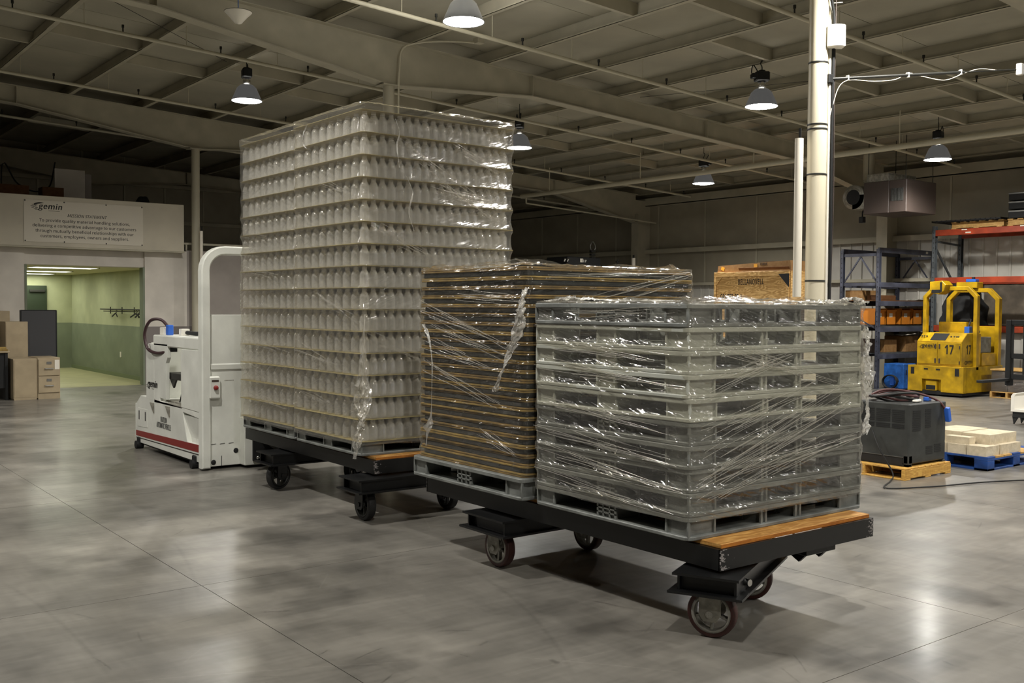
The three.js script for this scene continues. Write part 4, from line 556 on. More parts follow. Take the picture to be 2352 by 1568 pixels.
// pleats: where the film is pulled together it runs in thin taut cords over the load
function pleats(parent, P, list, n, jit, seedv) {             // P(u, y) -> local point on a face; list of [u0, y0, u1, y1]
  seed = seedv; const g = [];
  for (const [u0, y0, u1, y1] of list) for (let i = 0; i < n; i++) {
    const a = rr(0, 0.35), b = rr(0.55, 1), j0 = rr(-jit, jit), j1 = rr(-jit, jit) * 0.6, U = t => u0 + (u1 - u0) * t, Y = t => y0 + (y1 - y0) * t + j0 * (1 - t) + j1 * t; const pts = []; for (let k = 0; k <= 5; k++) { const t = a + (b - a) * k / 5; pts.push(P(U(t), Y(t) + 0.003 * Math.sin(k * 2 + i))); }
    g.push(tube(pts, rr(0.0007, 0.0019), 5, 14));
  }
  obj('pleats', g, M.pleat, parent).userData.kind = 'stuff';
}
const films = scene.children.filter(o => o.name.startsWith('stretch_film'));
{ const [a, b, c, d] = films; const E = (w, l) => (u, y) => [u * w, y, l], S = (w, l) => (u, y) => [-w, y, u * l];
  pleats(a, E(0.73, 0.6), [[-0.75, 2.98, 0.95, 2.32], [-0.35, 2.72, 1, 2.22], [0.1, 2.9, 1, 2.66], [-0.95, 2.25, 0.7, 1.72], [-1, 1.42, 0, 1.12], [-0.2, 2.55, 1, 2.45]], 9, 0.06, 101);
  pleats(a, S(0.75, 0.57), [[-0.2, 2.65, 1, 2.42], [-1, 1.3, 0.9, 1.1], [-1, 0.95, 0.6, 0.8], [-0.6, 1.75, 1, 1.5]], 5, 0.06, 103);
  pleats(b, S(0.75, 0.57), [[-1, 1.95, 0.6, 1.85], [-1, 1.35, 0.9, 1.2], [-1, 1.1, 0.5, 0.95], [-1, 2.3, 0.4, 2.2], [-0.6, 0.8, 1, 0.72]], 6, 0.05, 105);
  pleats(c, S(0.746, 0.575), [[-1, 1.62, 0.95, 1.36], [-0.8, 1.5, 0.9, 1.28], [-1, 1.4, 0.8, 1.18], [-0.9, 1.22, 0.7, 1.0], [-0.4, 1.72, 1, 1.66], [0.2, 0.86, 1, 0.74]], 9, 0.06, 107);
  pleats(c, E(0.72, 0.604), [[-0.4, 1.66, 0.98, 1.86], [0.1, 1.68, 0.98, 1.83], [-0.9, 1.8, 0.9, 1.84]], 7, 0.03, 109);
  pleats(d, E(0.73, 0.622), [[-1, 0.72, 0.98, 1.12], [-1, 0.8, 0.98, 1.24], [-1, 0.95, 0.4, 1.22], [-1, 0.66, 0.5, 0.9], [-0.3, 0.78, 1, 0.92], [-1, 1.2, 0.2, 1.4], [-0.9, 1.45, 0.6, 1.2]], 12, 0.07, 111);
  pleats(d, S(0.752, 0.6), [[-1, 0.82, 1, 0.7], [-1, 0.95, 1, 0.84], [-1, 1.08, 1, 1.0], [-1, 1.3, 1, 1.22], [-0.9, 1.42, 0.9, 1.36], [-0.6, 1.55, 1, 1.62], [-1, 0.68, 0.9, 0.6]], 10, 0.05, 113);
}

// ---------------------------------------------------------------- white automatic vehicle (towing end towards the cart)
{ const t = thing('guided_vehicle', 'white automatic guided vehicle with red stripe and tall hoop', 'vehicle', [3.62, 0, -9.6]); const W = M.agvWhite;
  // local: x to the right of the side face, z from 0 (rear face) to -2.02 (nose)
  obj('chassis', [bx(0.02, 1.3, 0.05, 0.13, -1.98, -0.08, 0.004)], M.blackMatte, t);
  const skirt = obj('side_skirt', prismX([[-0.02, 0.07], [-2.02, 0.07], [-2.02, 0.5], [-1.86, 0.6], [-1.62, 0.6], [-0.02, 0.56]], 0, 0.06, [[[-0.05, 0.5], [-0.53, 0.53], [-0.41, 0.23], [-0.05, 0.2]]], 0.004), W, t);
  obj('recess_pocket', [bx(0.05, 0.2, 0.2, 0.55, -0.55, -0.04, 0), prismX([[-0.05, 0.235], [-0.42, 0.235], [-0.05, 0.19]], 0.0, 0.06)], W, t);
  obj('recess_slope', prism([[0.005, 0.5], [0.055, 0.26], [0.06, 0.5]], 0.46), W, t).position.set(0, 0, -0.51);
  obj('red_stripe', prismX([[-0.02, 0.17], [-2.021, 0.14], [-2.021, 0.2], [-0.02, 0.245]], -0.002, 0.001), M.red, t);
  obj('black_stripe', prismX([[-0.02, 0.143], [-2.021, 0.116], [-2.021, 0.124], [-0.02, 0.152]], -0.002, 0.001), M.ink, t);
  obj('nose_cover', bx(0.0, 1.3, 0.07, 0.5, -2.05, -2.02, 0.006), W, t); obj('top_cover', bx(0.06, 1.3, 0.5, 0.58, -2.0, -0.1, 0.004), W, t);
  obj('access_panel', prismX([[-1.95, 0.25], [-1.62, 0.26], [-1.62, 0.46], [-1.95, 0.46]], -0.004, 0, [], 0.0015), W, t);
  for (const z of [-1.9, -1.69]) obj('latch_slot', bx(-0.006, 0, 0.33, 0.43, z - 0.012, z + 0.012, 0), M.blackMatte, t);
  for (const z of [-1.46, -0.97]) obj('lifting_eye', prismX([[z - 0.06, 0.55], [z + 0.06, 0.55], [z + 0.06, 0.44]], -0.012, -0.001), M.forkWhite, t);
  { const g = [...['CAUTION', 'AUTOMATIC VEHICLE'].map((s, i) => place(letters(s, 0.04, fontR, { squeeze: 0.6 }), 0, 0.37 - i * 0.065, 0))]; const o = obj('lettering', g, M.ink, t); o.rotation.y = -HP; o.position.set(-0.003, 0, -1.1); }
  { const o = obj('logo', logo(0.05), M.ink, t); o.rotation.y = -HP; o.position.set(-0.003, 0.72, -1.58); }
  // tower
  obj('nose_plate', prismX([[-1.66, 0.58], [-1.66, 1.13], [-1.58, 1.19], [-1.4, 1.19], [-1.4, 0.58]], -0.001, 0.05, [], 0.003), W, t);
  obj('tower_plate', prismX([[-1.4, 0.56], [-1.4, 1.2], [-0.98, 1.2], [-0.98, 1.06], [-1.03, 1.0], [-1.03, 0.62], [-1.22, 0.62], [-1.22, 0.56]], 0.0, 0.04, [], 0.003), W, t);
  obj('tower_end', bx(0.04, 0.56, 0.58, 1.2, -1.62, -1.58, 0.003), W, t);
  obj('top_beam', bx(0.0, 0.56, 1.17, 1.29, -1.43, -0.07, 0.012), W, t);
  obj('mid_panel', prismX([[-0.04, 0.565], [-0.57, 0.575], [-0.57, 1.13], [-0.54, 1.165], [-0.04, 1.17]], -0.004, 0.03, [], 0.004), W, t);
  obj('sill', [bx(0.0, 0.5, 0.56, 0.585, -1.25, -0.55, 0.003), bx(0.06, 0.4, 0.585, 0.6, -1.2, -0.57, 0)], M.forkWhite, t);
  obj('hydraulic_pump', [rod([0.2, 0.62, -0.66], [0.2, 0.78, -0.66], 0.06, 16), rod([0.2, 0.82, -0.66], [0.2, 0.95, -0.66], 0.075, 16, 0.04), rod([0.2, 0.95, -0.66], [0.2, 1.16, -0.66], 0.02, 10)], M.chrome, t);
  obj('pump_bracket', [bx(0.05, 0.3, 0.83, 0.9, -1.1, -0.6, 0.005), prismX([[-1.08, 0.83], [-0.9, 0.83], [-0.98, 0.74]], 0.06, 0.08)], M.darkMetal, t);
  obj('drain_hose', [rod([0.08, 0.6, -0.84], [0.1, 0.82, -0.76], 0.006, 6), rod([0.12, 0.6, -0.68], [0.12, 0.82, -0.68], 0.006, 6)], M.blackMatte, t);
  obj('hose', tube([[0.1, 1.36, -1.2], [0.05, 1.45, -1.3], [-0.02, 1.44, -1.45], [-0.05, 1.3, -1.55], [-0.04, 1.15, -1.5], [-0.02, 1.1, -1.3], [0.02, 1.12, -1.05], [0.06, 1.15, -0.98]], 0.017, 8, 60), mat(0x3a2326, 0.5), t);
  obj('hose', tube([[0.2, 1.32, -0.95], [0.2, 1.32, -0.6], [0.2, 1.37, -0.3], [0.22, 1.45, -0.05]], 0.022, 8, 40), M.blackMatte, t);
  obj('connector', bx(0.06, 0.12, 1.29, 1.4, -1.2, -1.13, 0.006), M.blue, t); obj('terminal_box', bx(0.05, 0.15, 1.29, 1.37, -1.36, -1.23, 0.005), M.white, t); obj('gland', bx(0.15, 0.24, 1.29, 1.36, -1.06, -0.98, 0.005), M.white, t); obj('limit_switch', bx(0.03, 0.1, 1.12, 1.17, -1.02, -0.96, 0.003), M.blackMatte, t);
  // hoop and rear panel
  const outer = [], inner = [], Wd = 1.5, H = 2.19, ro = 0.24, th = 0.085; const arc = (cx, cy, r, a0, a1, o) => { for (let i = 0; i <= 7; i++) { const a = (a0 + (a1 - a0) * i / 7) * D2R; o.push([cx + r * Math.cos(a), cy + r * Math.sin(a)]); } };
  outer.push([0, 0.02]); arc(ro, H - ro, ro, 180, 90, outer); arc(Wd - ro, H - ro, ro, 90, 0, outer); outer.push([Wd, 0.02]); inner.push([Wd - th, 0.02]); arc(Wd - ro, H - ro, ro - th, 0, 90, inner); arc(ro, H - ro, ro - th, 90, 180, inner); inner.push([th, 0.02]);
  const hoop = obj('hoop', prism([...outer, ...inner], 0.11, [], 0.012), W, t); hoop.position.set(-0.01, 0, -0.08);
  obj('rear_panel', bx(0.085, 1.4, 0.03, 1.52, -0.06, -0.02, 0.004), W, t); obj('panel_lip', prismX([[-0.02, 0.98], [-0.02, 1.04], [-0.005, 1.03], [-0.005, 0.985]], 0.09, 1.39), W, t);
  obj('lower_step', bx(0.39, 1.25, 0.03, 0.5, -0.02, 0.1, 0.006), W, t); obj('seam_slot', bx(0.2, 0.205, 0.03, 0.13, -0.0195, -0.017, 0), M.ink, t);
  for (const x of [0.12, 0.21, 0.3]) obj('vent_slot', place(cbx(0.05, 0.004, 0.004), x, 0.25, -0.018, 0, 0, 0.1), M.ink, t);
  for (const [x, y] of [[0.35, 0.17], [0.12, 0.07]]) obj('bolt_cap', place(lathe([[0, 0.008], [0.022, 0.006], [0.026, 0]], 14), x, y, -0.02, HP), M.blackMatte, t);
  obj('hitch_plate', bx(0.47, 1.1, 0.07, 0.33, 0.1, 0.12, 0.004), M.blackMatte, t); obj('hitch_jaw', [bx(0.62, 0.95, 0.14, 0.17, 0.12, 0.3, 0.004), bx(0.62, 0.95, 0.26, 0.29, 0.12, 0.26, 0.004), bar([0.55, 0.3, 0.13], [0.7, 0.16, 0.28], 0.03, 0.03)], M.black, t); for (const [x, y] of [[0.52, 0.3], [0.52, 0.1], [0.66, 0.27]]) obj('hitch_bolt', place(lathe([[0, 0.014], [0.014, 0.012], [0.018, 0]], 10), x, y, 0.12, HP), M.chrome, t);
  obj('stop_box', [bx(0.06, 0.17, 0.7, 0.92, -0.02, 0.035, 0.012)], W, t); obj('stop_button', place(lathe([[0, 0.03], [0.022, 0.028], [0.024, 0.012], [0.014, 0.01], [0.014, 0]], 14), 0.12, 0.81, 0.035, HP), M.red, t); obj('stop_label', bx(0.085, 0.155, 0.865, 0.885, 0.035, 0.036, 0), M.inkBrown, t);
  obj('faint_print', [0, 1, 2, 3, 4, 5, 6].map(i => bx(0.235 + i * 0.014, 0.245 + i * 0.014, 0.868, 0.876, -0.0195, -0.0185, 0)), M.forkWhite, t).userData.kind = 'stuff';
  for (const [x, z] of [[-0.01, -1.92], [-0.01, -0.2], [1.2, -1.9], [1.2, -0.2]]) obj('bumper_roller', [rod([x - 0.03, 0.045, z], [x + 0.05, 0.045, z], 0.045, 14), bx(x - 0.005, x + 0.06, 0.05, 0.13, z - 0.05, z + 0.05, 0.01)], M.blackMatte, t);
}

// ---------------------------------------------------------------- yellow automatic vehicle
{ const t = thing('guided_vehicle', 'yellow automatic guided vehicle numbered 17 by the orange rack', 'vehicle', [17.8, 0, -10.11]); const Y = M.agvYellow;
  // local: front face at x = 0 looking to -x; z from -0.55 to 0.55
  obj('chassis', bx(0.03, 1.45, 0.03, 0.1, -0.52, 0.52, 0), M.blackMatte, t);
  obj('base', [prismX([[-0.55, 0.08], [-0.26, 0.08], [-0.26, 0.31], [0.12, 0.31], [0.12, 0.08], [0.55, 0.08], [0.55, 0.56], [-0.55, 0.56]], 0, 0.12, [], 0.006), bx(0.1, 1.45, 0.08, 0.56, -0.55, 0.55, 0.008)], Y, t);
  obj('scanner', [bx(0.01, 0.1, 0.1, 0.28, -0.19, 0.03, 0.01)], Y, t); obj('scanner_window', bx(0.0, 0.012, 0.12, 0.2, -0.17, 0.01, 0), M.blackMatte, t);
  for (const [z, y, w, h] of [[-0.45, 0.46, 0.07, 0.13], [0.43, 0.46, 0.08, 0.14], [-0.18, 0.5, 0.08, 0.03], [0.06, 0.5, 0.08, 0.03]]) obj('lamp_slot', bx(-0.004, 0.001, y - h / 2, y + h / 2, z - w / 2, z + w / 2, 0), M.blackMatte, t);
  const body = obj('cabinet', prism([[0.05, 0.56], [0.05, 1.02], [0.25, 1.18], [0.75, 1.18], [0.75, 0.56]], 0.88, [], 0.008), Y, t); body.position.z = -0.4;
  for (const s of [-1, 1]) { const d = obj('door', bx(0.038, 0.05, 0.6, 1.0, s < 0 ? -0.39 : 0.025, s < 0 ? 0.015 : 0.465, 0.004), Y, t); for (const y of [0.66, 0.93]) obj('latch', bx(0.03, 0.039, y - 0.045, y + 0.045, s * 0.04 + 0.02 - 0.015, s * 0.04 + 0.02 + 0.015, 0.002), M.inkBrown, d); if (s > 0) for (const y of [0.64, 0.92]) obj('hinge', bx(0.03, 0.039, y - 0.03, y + 0.03, 0.44, 0.46, 0.002), M.inkBrown, d); }
  { const o = obj('number', letters('17', 0.125, font, { squeeze: 0.7 }), M.ink, t); o.rotation.y = -HP; o.position.set(0.036, 0.79, 0.25); const q = obj('number', letters('17', 0.125, font, { squeeze: 0.7 }), M.ink, t); q.position.set(0.3, 0.79, 0.4805); }
  { const o = obj('logo', logo(0.05), M.ink, t); o.rotation.y = -HP; o.position.set(0.036, 0.905, -0.29); const q = obj('logo', logo(0.05), M.ink, t); q.position.set(0.2, 0.62, 0.4805); }
  obj('display', place(cbx(0.2, 0.006, 0.3), 0.15, 1.105, 0.0, 0, 0, 38.7 * D2R), M.blackMatte, t); for (const z of [-0.34, -0.29, -0.25, 0.22, 0.28, 0.33, 0.36]) obj('push_button', place(lathe([[0, 0.014], [0.014, 0.012], [0.016, 0]], 8), 0.15 + (z * 37 % 1) * 0.04, 1.11, z, 0, 0, 38.7 * D2R), M.ink, t);
  // hoops
  const hoopPts = (a, b, H, c, th) => [[a, 0.5], [a, H - c], [a + c, H], [b - c, H], [b, H - c], [b, 0.5], [b - th, 0.5], [b - th, H - c - th * 0.4], [b - c - th * 0.4, H - th], [a + c + th * 0.4, H - th], [a + th, H - c - th * 0.4], [a + th, 0.5]];
  obj('hoop', prismX(hoopPts(-0.53, 0.55, 2.05, 0.18, 0.075), 0.45, 0.55, [], 0.008), Y, t); obj('hoop', prismX(hoopPts(-0.53, 0.53, 2.03, 0.2, 0.08), 1.3, 1.42, [], 0.008), Y, t);
  obj('rear_panel', bx(1.36, 1.42, 0.5, 1.3, -0.5, 0.5, 0.006), Y, t); obj('battery_box', bx(0.76, 1.3, 0.56, 0.8, -0.5, 0.5, 0.01), Y, t);
  obj('drive_unit', [bx(0.85, 1.25, 0.8, 1.1, 0.0, 0.42, 0.01), rod([1.05, 1.1, 0.2], [1.05, 1.22, 0.2], 0.09, 14)], M.greyPlastic, t); obj('control_box', bx(0.72, 1.0, 1.1, 1.38, -0.35, 0.2, 0.01), Y, t);
  obj('connector', bx(0.5, 0.6, 1.14, 1.3, 0.28, 0.38, 0.006), M.blue, t); obj('hose', tube([[0.55, 1.28, 0.33], [0.7, 1.42, 0.3], [0.85, 1.4, 0.2], [0.9, 1.25, 0.1]], 0.016, 6), M.blackMatte, t);
  obj('laser_head', [prismX([[-0.3, 1.98], [-0.3, 2.14], [-0.06, 2.16], [0.02, 2.08], [-0.02, 1.96], [-0.12, 1.9], [-0.22, 1.92]], 0.28, 0.55, [], 0.008)], Y, t); obj('laser_window', [bx(0.274, 0.285, 1.93, 1.99, -0.26, -0.08, 0.003), bx(0.274, 0.29, 1.95, 2.13, -0.09, -0.05, 0)], M.blackMatte, t);
  obj('beacon_box', bx(1.24, 1.48, 2.03, 2.15, -0.3, 0.12, 0.01), Y, t); obj('beacon_lens', bx(1.3, 1.44, 2.15, 2.21, -0.14, 0.06, 0.01), M.blue, t); obj('beacon_cap', rod([1.37, 2.21, -0.02], [1.37, 2.25, -0.02], 0.03, 10), M.blackMatte, t);
}

// ---------------------------------------------------------------- racks along the wall
function upright(t, x, z, h, m, w = 0.075) { const g = [bx(x - w / 2, x + w / 2, 0, h, z - 0.035, z - 0.03, 0), bx(x - w / 2, x - w / 2 + 0.006, 0, h, z - 0.035, z + 0.035, 0), bx(x + w / 2 - 0.006, x + w / 2, 0, h, z - 0.035, z + 0.035, 0), bx(x - w / 2 - 0.02, x + w / 2 + 0.02, 0, 0.008, z - 0.05, z + 0.05, 0)]; const o = obj('upright', g, m, t); const holes = []; for (let y = 0.15; y < h - 0.05; y += 0.1) holes.push(bx(x - w / 2 - 0.001, x - w / 2, y, y + 0.025, z - 0.008, z + 0.008, 0)); const s = obj('keyholes', holes, M.blackMatte, o); s.userData.kind = 'stuff'; }
{ const t = thing('shelving_rack', 'blue grey steel shelving rack standing end-on to the wall', 'rack', [0, 0, 0]); const m = M.rackGrey, xa = 18.4, xb = 20.45, za = -11.7, zb = -12.54, h = 2.83;
  for (const x of [xa, xb]) for (const z of [za, zb]) upright(t, x, z, h, m);
  for (const x of [xa, xb]) { for (const y of [2.72, 2.12, 0.3]) obj('frame_rail', bar([x, y, za], [x, y, zb], 0.04, 0.06), m, t); for (const g of [bar([x, 2.68, (za + zb) / 2], [x, 2.15, za - 0.03], 0.025, 0.025), bar([x, 2.68, (za + zb) / 2], [x, 2.15, zb + 0.03], 0.025, 0.025), bar([x, 1.6, zb], [x, 1.2, za], 0.025, 0.025)]) obj('frame_brace', g, m, t); }
  for (const z of [za, zb]) for (const y of [2.76, 2.06, 1.68, 1.15, 0.6]) obj('beam', bx(xa, xb, y, y + 0.1, z - 0.025, z + 0.025, 0.004), m, t);
  for (const y of [1.78, 1.25, 0.7]) obj('shelf', bx(xa + 0.04, xb - 0.04, y, y + 0.02, zb, za, 0), y > 1.7 ? M.cardDark : M.rackTeal, t);
  obj('load_tag', bx(20.1, 20.18, 2.79, 2.84, za + 0.026, za + 0.029, 0), M.paper, t); }
{ const t = thing('shelving_rack', 'teal grey rack frame with three orange beams', 'rack', [0, 0, 0]); const xa = 19.4, xb = 20.42, zs = [-11.08, -8.3];
  for (const z of zs) { upright(t, xa, z, 3.3, M.rackTeal, 0.09); upright(t, xb, z, 3.3, M.rackTeal, 0.09); for (const g of [bar([xa, 3.0, z], [xb, 2.95, z], 0.03, 0.04), bar([xa, 2.9, z], [xb, 1.9, z], 0.03, 0.04), bar([xa, 0.9, z], [xb, 1.85, z], 0.03, 0.04), bar([xa, 0.8, z], [xb, 0.2, z], 0.03, 0.04)]) obj('frame_brace', g, M.rackTeal, t); }
  for (const y of [3.1, 2.14, 1.18]) for (const x of [xa, xb]) obj('beam', bx(x - 0.03, x + 0.03, y, y + 0.12, zs[0], zs[1], 0.006), M.orange, t);
  for (const [z, y] of [[-10.5, 3.19], [-10.42, 3.13], [-9.35, 3.2]]) obj('load_tag', bx(xa - 0.034, xa - 0.031, y, y + 0.022, z, z + 0.11, 0), M.paper, t); }
// what is stored on them
{ const box = (name, x0, x1, y0, y1, z0, z1, m, label, cat, group) => tag(obj(name, bx(x0, x1, y0, y1, z0, z1, 0.006), m), label, cat, group);
  box('cardboard_box', 18.45, 18.95, 1.8, 2.0, -12.5, -12.1, M.card, 'flat brown carton on the upper shelf of the grey rack', 'box'); box('cardboard_box', 18.55, 19.2, 1.8, 1.9, -12.05, -11.8, M.cardDark, 'low brown carton behind the front upright of the grey rack', 'box');
  for (const [i, x] of [18.55, 18.95, 19.5, 19.95].entries()) { const t = thing('parts_bin', `orange plastic parts bin under the upper shelf, ${['first', 'second', 'third', 'fourth'][i]} from the front upright`, 'bin', [x, 1.27, -12.05], 0, 'orange parts bins'); obj('bin_shell', [bx(0, 0.34, 0.02, 0.03, -0.2, 0.2, 0), bx(0, 0.01, 0.02, 0.36, -0.2, 0.2, 0), bx(0.33, 0.34, 0.02, 0.36, -0.2, 0.2, 0), bx(0, 0.34, 0.02, 0.36, -0.2, -0.19, 0), bx(0, 0.34, 0.02, 0.3, 0.19, 0.2, 0)], M.orangeBox, t); obj('bin_label', bx(0.1, 0.22, 0.18, 0.26, 0.2, 0.202, 0), M.paper, t); obj('bin_rim', bx(-0.01, 0.35, 0.3, 0.33, 0.2, 0.22, 0.004), M.orangeBox, t); }
  box('cardboard_box', 19.6, 20.1, 0.72, 1.05, -12.3, -11.8, M.card, 'open brown carton on the middle shelf of the grey rack', 'box'); box('cardboard_box', 18.9, 19.35, 0.72, 0.98, -12.3, -11.85, M.card, 'small brown carton on the middle shelf beside the upright', 'box'); box('cardboard_box', 18.5, 18.8, 0.72, 1.0, -12.3, -11.9, M.greyBrown, 'dull brown carton at the end of the middle shelf', 'box');
  { const s = new THREE.PlaneGeometry(0.5, 0.35, 10, 8); s.rotateX(-HP); const p = s.attributes.position; for (let i = 0; i < p.count; i++) p.setY(i, 0.05 * vnoise(p.getX(i) * 8, p.getZ(i) * 8)); s.computeVertexNormals(); tag(obj('crumpled_paper', fin(place(s, 19.55, 1.06, -11.85)), M.paper), 'crumpled white paper on the middle shelf cartons', 'paper'); const q = s.clone(); tag(obj('plastic_sheet', fin(place(q, 20.3 - 19.55, 1.8 - 1.06, -0.1)), M.paper), 'white folded sheet on the upper shelf by the orange rack', 'sheet'); }
  { const t = thing('battery_charger', 'bright blue battery charger with coiled cable on the floor', 'charger', [18.55, 0, -11.42]); obj('case', bx(0, 0.45, 0.02, 0.52, -0.22, 0.22, 0.012), M.blueBox, t); obj('side_vent', [0, 1, 2, 3].map(i => bx(0.08 + 0.07 * i, 0.11 + 0.07 * i, 0.3, 0.4, 0.22, 0.224, 0)), M.blackMatte, t).userData.kind = 'stuff'; const c = []; for (let i = 0; i < 40; i++) { const a = i * 0.5; c.push([-0.05 - 0.002 * i, 0.16 + 0.13 * Math.sin(a), -0.02 + 0.16 * Math.cos(a)]); } obj('coiled_cable', tube(c, 0.012, 6, 200), M.blackMatte, t); obj('plug', bx(-0.06, -0.02, 0.08, 0.24, -0.05, 0.04, 0.01), M.blue, t); for (const z of [-0.18, 0.18]) obj('foot', bx(0.02, 0.42, 0, 0.02, z - 0.02, z + 0.02, 0), M.blackMatte, t); }
  { // pallets and black boxes on top of the orange rack
    const t0 = (z, lab) => { const t = thing('wooden_pallet', lab, 'pallet', [19.42, 3.22, z]); for (const x of [0.03, 0.5, 0.93]) obj('stringer', bx(x, x + 0.04, 0.02, 0.12, 0, 1.05, 0), M.pine, t); for (let i = 0; i < 6; i++) obj('board', bx(0, 1.0, 0.12, 0.14, i * 0.19, i * 0.19 + 0.11, 0.002), M.pine, t); for (let i = 0; i < 3; i++) obj('board', bx(0, 1.0, 0, 0.02, i * 0.46, i * 0.46 + 0.11, 0.002), M.pine, t); return t; };
    t0(-10.75, 'wooden pallet under the black grating on the top beam'); t0(-9.62, 'wooden pallet under the black cases on the top beam');
    { const t = thing('steel_grating', 'black steel grating lying on the rack top pallet', 'grating', [19.3, 3.365, -11.1]); const g1 = []; for (let i = 0; i <= 14; i++) obj('grate_bar', bx(0, 1.1, 0, 0.035, i * 0.1, i * 0.1 + 0.012, 0), M.blackMatte, t); for (let i = 0; i <= 8; i++) obj('cross_bar', bx(i * 0.135, i * 0.135 + 0.012, 0.005, 0.03, 0, 1.41, 0), M.blackMatte, t); }
    for (let i = 0; i < 3; i++) { const t = thing('equipment_case', `flat black case with silver edge on the rack top, ${['lowest', 'middle', 'upper'][i]} of three`, 'case', [19.45, 3.37 + i * 0.17, -9.62], 0, 'black cases on the rack'); obj('shell', bx(0, 0.7, 0, 0.15, 0, 1.1, 0.01), M.blackMatte, t); obj('edge_trim', bx(-0.006, 0.0, 0.12, 0.145, 0, 1.1, 0), M.steel, t); } }
  { const g = new THREE.BoxGeometry(0.7, 0.75, 0.62, 10, 12, 10), p = g.attributes.position; for (let i = 0; i < p.count; i++) { const y = p.getY(i), k = 1 - 0.45 * Math.max(0, y / 0.375) + 0.3 * (vnoise(p.getX(i) * 6 + 3 + p.getZ(i) * 5, y * 7) - 0.5); p.setXYZ(i, p.getX(i) * k, y + (y > 0.3 ? 0.16 * (vnoise(p.getZ(i) * 7, 3) - 0.5) : 0), p.getZ(i) * k); } g.deleteAttribute('normal'); g.computeVertexNormals(); tag(obj('tarp_bundle', fin(place(g, 19.95, 1.68, -10.72)), M.blackMatte), 'black tarp bundle heaped on the lowest orange beam', 'bundle'); tag(obj('board_sheet', bx(20.3, 20.36, 1.3, 2.12, -10.5, -8.4, 0.004), mat(0x6d6355, 0.8, { map: rep(dirtMottle, 0.8, 0.8) })), 'large dull brown board leaning at the wall inside the rack', 'board'); }
}
// ---------------------------------------------------------------- plywood crate
{ const mk = (t, y0, y1, text) => {
    obj('panel', [bx(0, 0.9, y0, y1, -0.98, 0.98, 0.006)], M.crate, t);
    obj('cleat', [bx(-0.03, 0, y1 - 0.1, y1, -0.98, 0.98, 0.004)], M.crate, t); for (const s of [-1, 1]) obj('cleat', bx(-0.03, 0, y0, y1 - 0.1, s * 0.98, s * 0.92, 0.004), M.crate, t); obj('cleat', bx(0, 0.9, y0, y1, 0.98, 1.01, 0.004), M.crate, t);
    obj('corner_gusset', prismX([[-0.92, y1 - 0.1], [-0.76, y1 - 0.1], [-0.92, y1 - 0.28]], -0.02, 0), M.crate, t);
    if (text) { for (const [s, z, y, h] of [['BELLANOVELL', 0, y1 - 0.27, 0.085], ['CRATE3-00-1', -0.53, y1 - 0.58, 0.085], ['SIZE 48X96X62', -0.45, y1 - 0.71, 0.085]]) { const o = obj('stencil', letters(s, h, font, { squeeze: 0.62 }), M.inkBrown, t); o.rotation.y = -HP; o.position.set(-0.002, y, z); } obj('corner_guard', prismX([[0.99, y1 - 0.06], [0.72, y1 - 0.06], [0.99, y1 - 0.34]], -0.034, -0.03), M.blackMatte, t); }
  };
  const t = thing('plywood_crate', 'plywood crate with stencilled lettering and black corner guard', 'crate', [16.9, 1.02, -13.72]); mk(t, 0, 1.36, true);
  const b = thing('plywood_crate', 'plain plywood crate underneath the stencilled crate', 'crate', [16.9, 0, -13.72]); mk(b, 0, 1.02, false);
  const c = thing('cardboard_carton', 'long brown carton with orange tags on the plywood crate', 'box', [16.95, 2.38, -13.72]); obj('carton', prismX([[-0.95, 0], [-0.93, 0.14], [-0.2, 0.17], [0.95, 0.21], [0.98, 0], [0.9, 0]], 0, 0.7), M.card, c); obj('flap', [place(cbx(0.005, 0.06, 1.3), -0.02, 0.06, 0.3, 0, 0, 0.5), place(cbx(0.02, 0.006, 0.5), 0.02, 0.2, 0.4)], M.cardDark, c);
  for (const [z, y, r] of [[0.08, 0.12, 0], [-0.8, 0.08, 0.4]]) obj('tag', place(cbx(0.004, 0.07, 0.09), -0.004, y, z, r), M.yellowTag, c); const o = obj('print', letters('F3801', 0.035, font), M.inkBrown, c); o.rotation.y = -HP; o.position.set(-0.002, 0.13, 0.28);
  tag(obj('cardboard_box', bx(17.0, 17.6, 0.0, 1.75, -12.62, -11.85, 0.006), M.greyBrown), 'dark brown carton stack standing next to the plywood crate', 'box'); tag(obj('wall_notice', bx(X1 - 0.05, X1 - 0.046, 2.0, 2.15, -17.6, -17.3, 0), M.inkBrown), 'small brown notice on the white wall liner', 'sign'); }
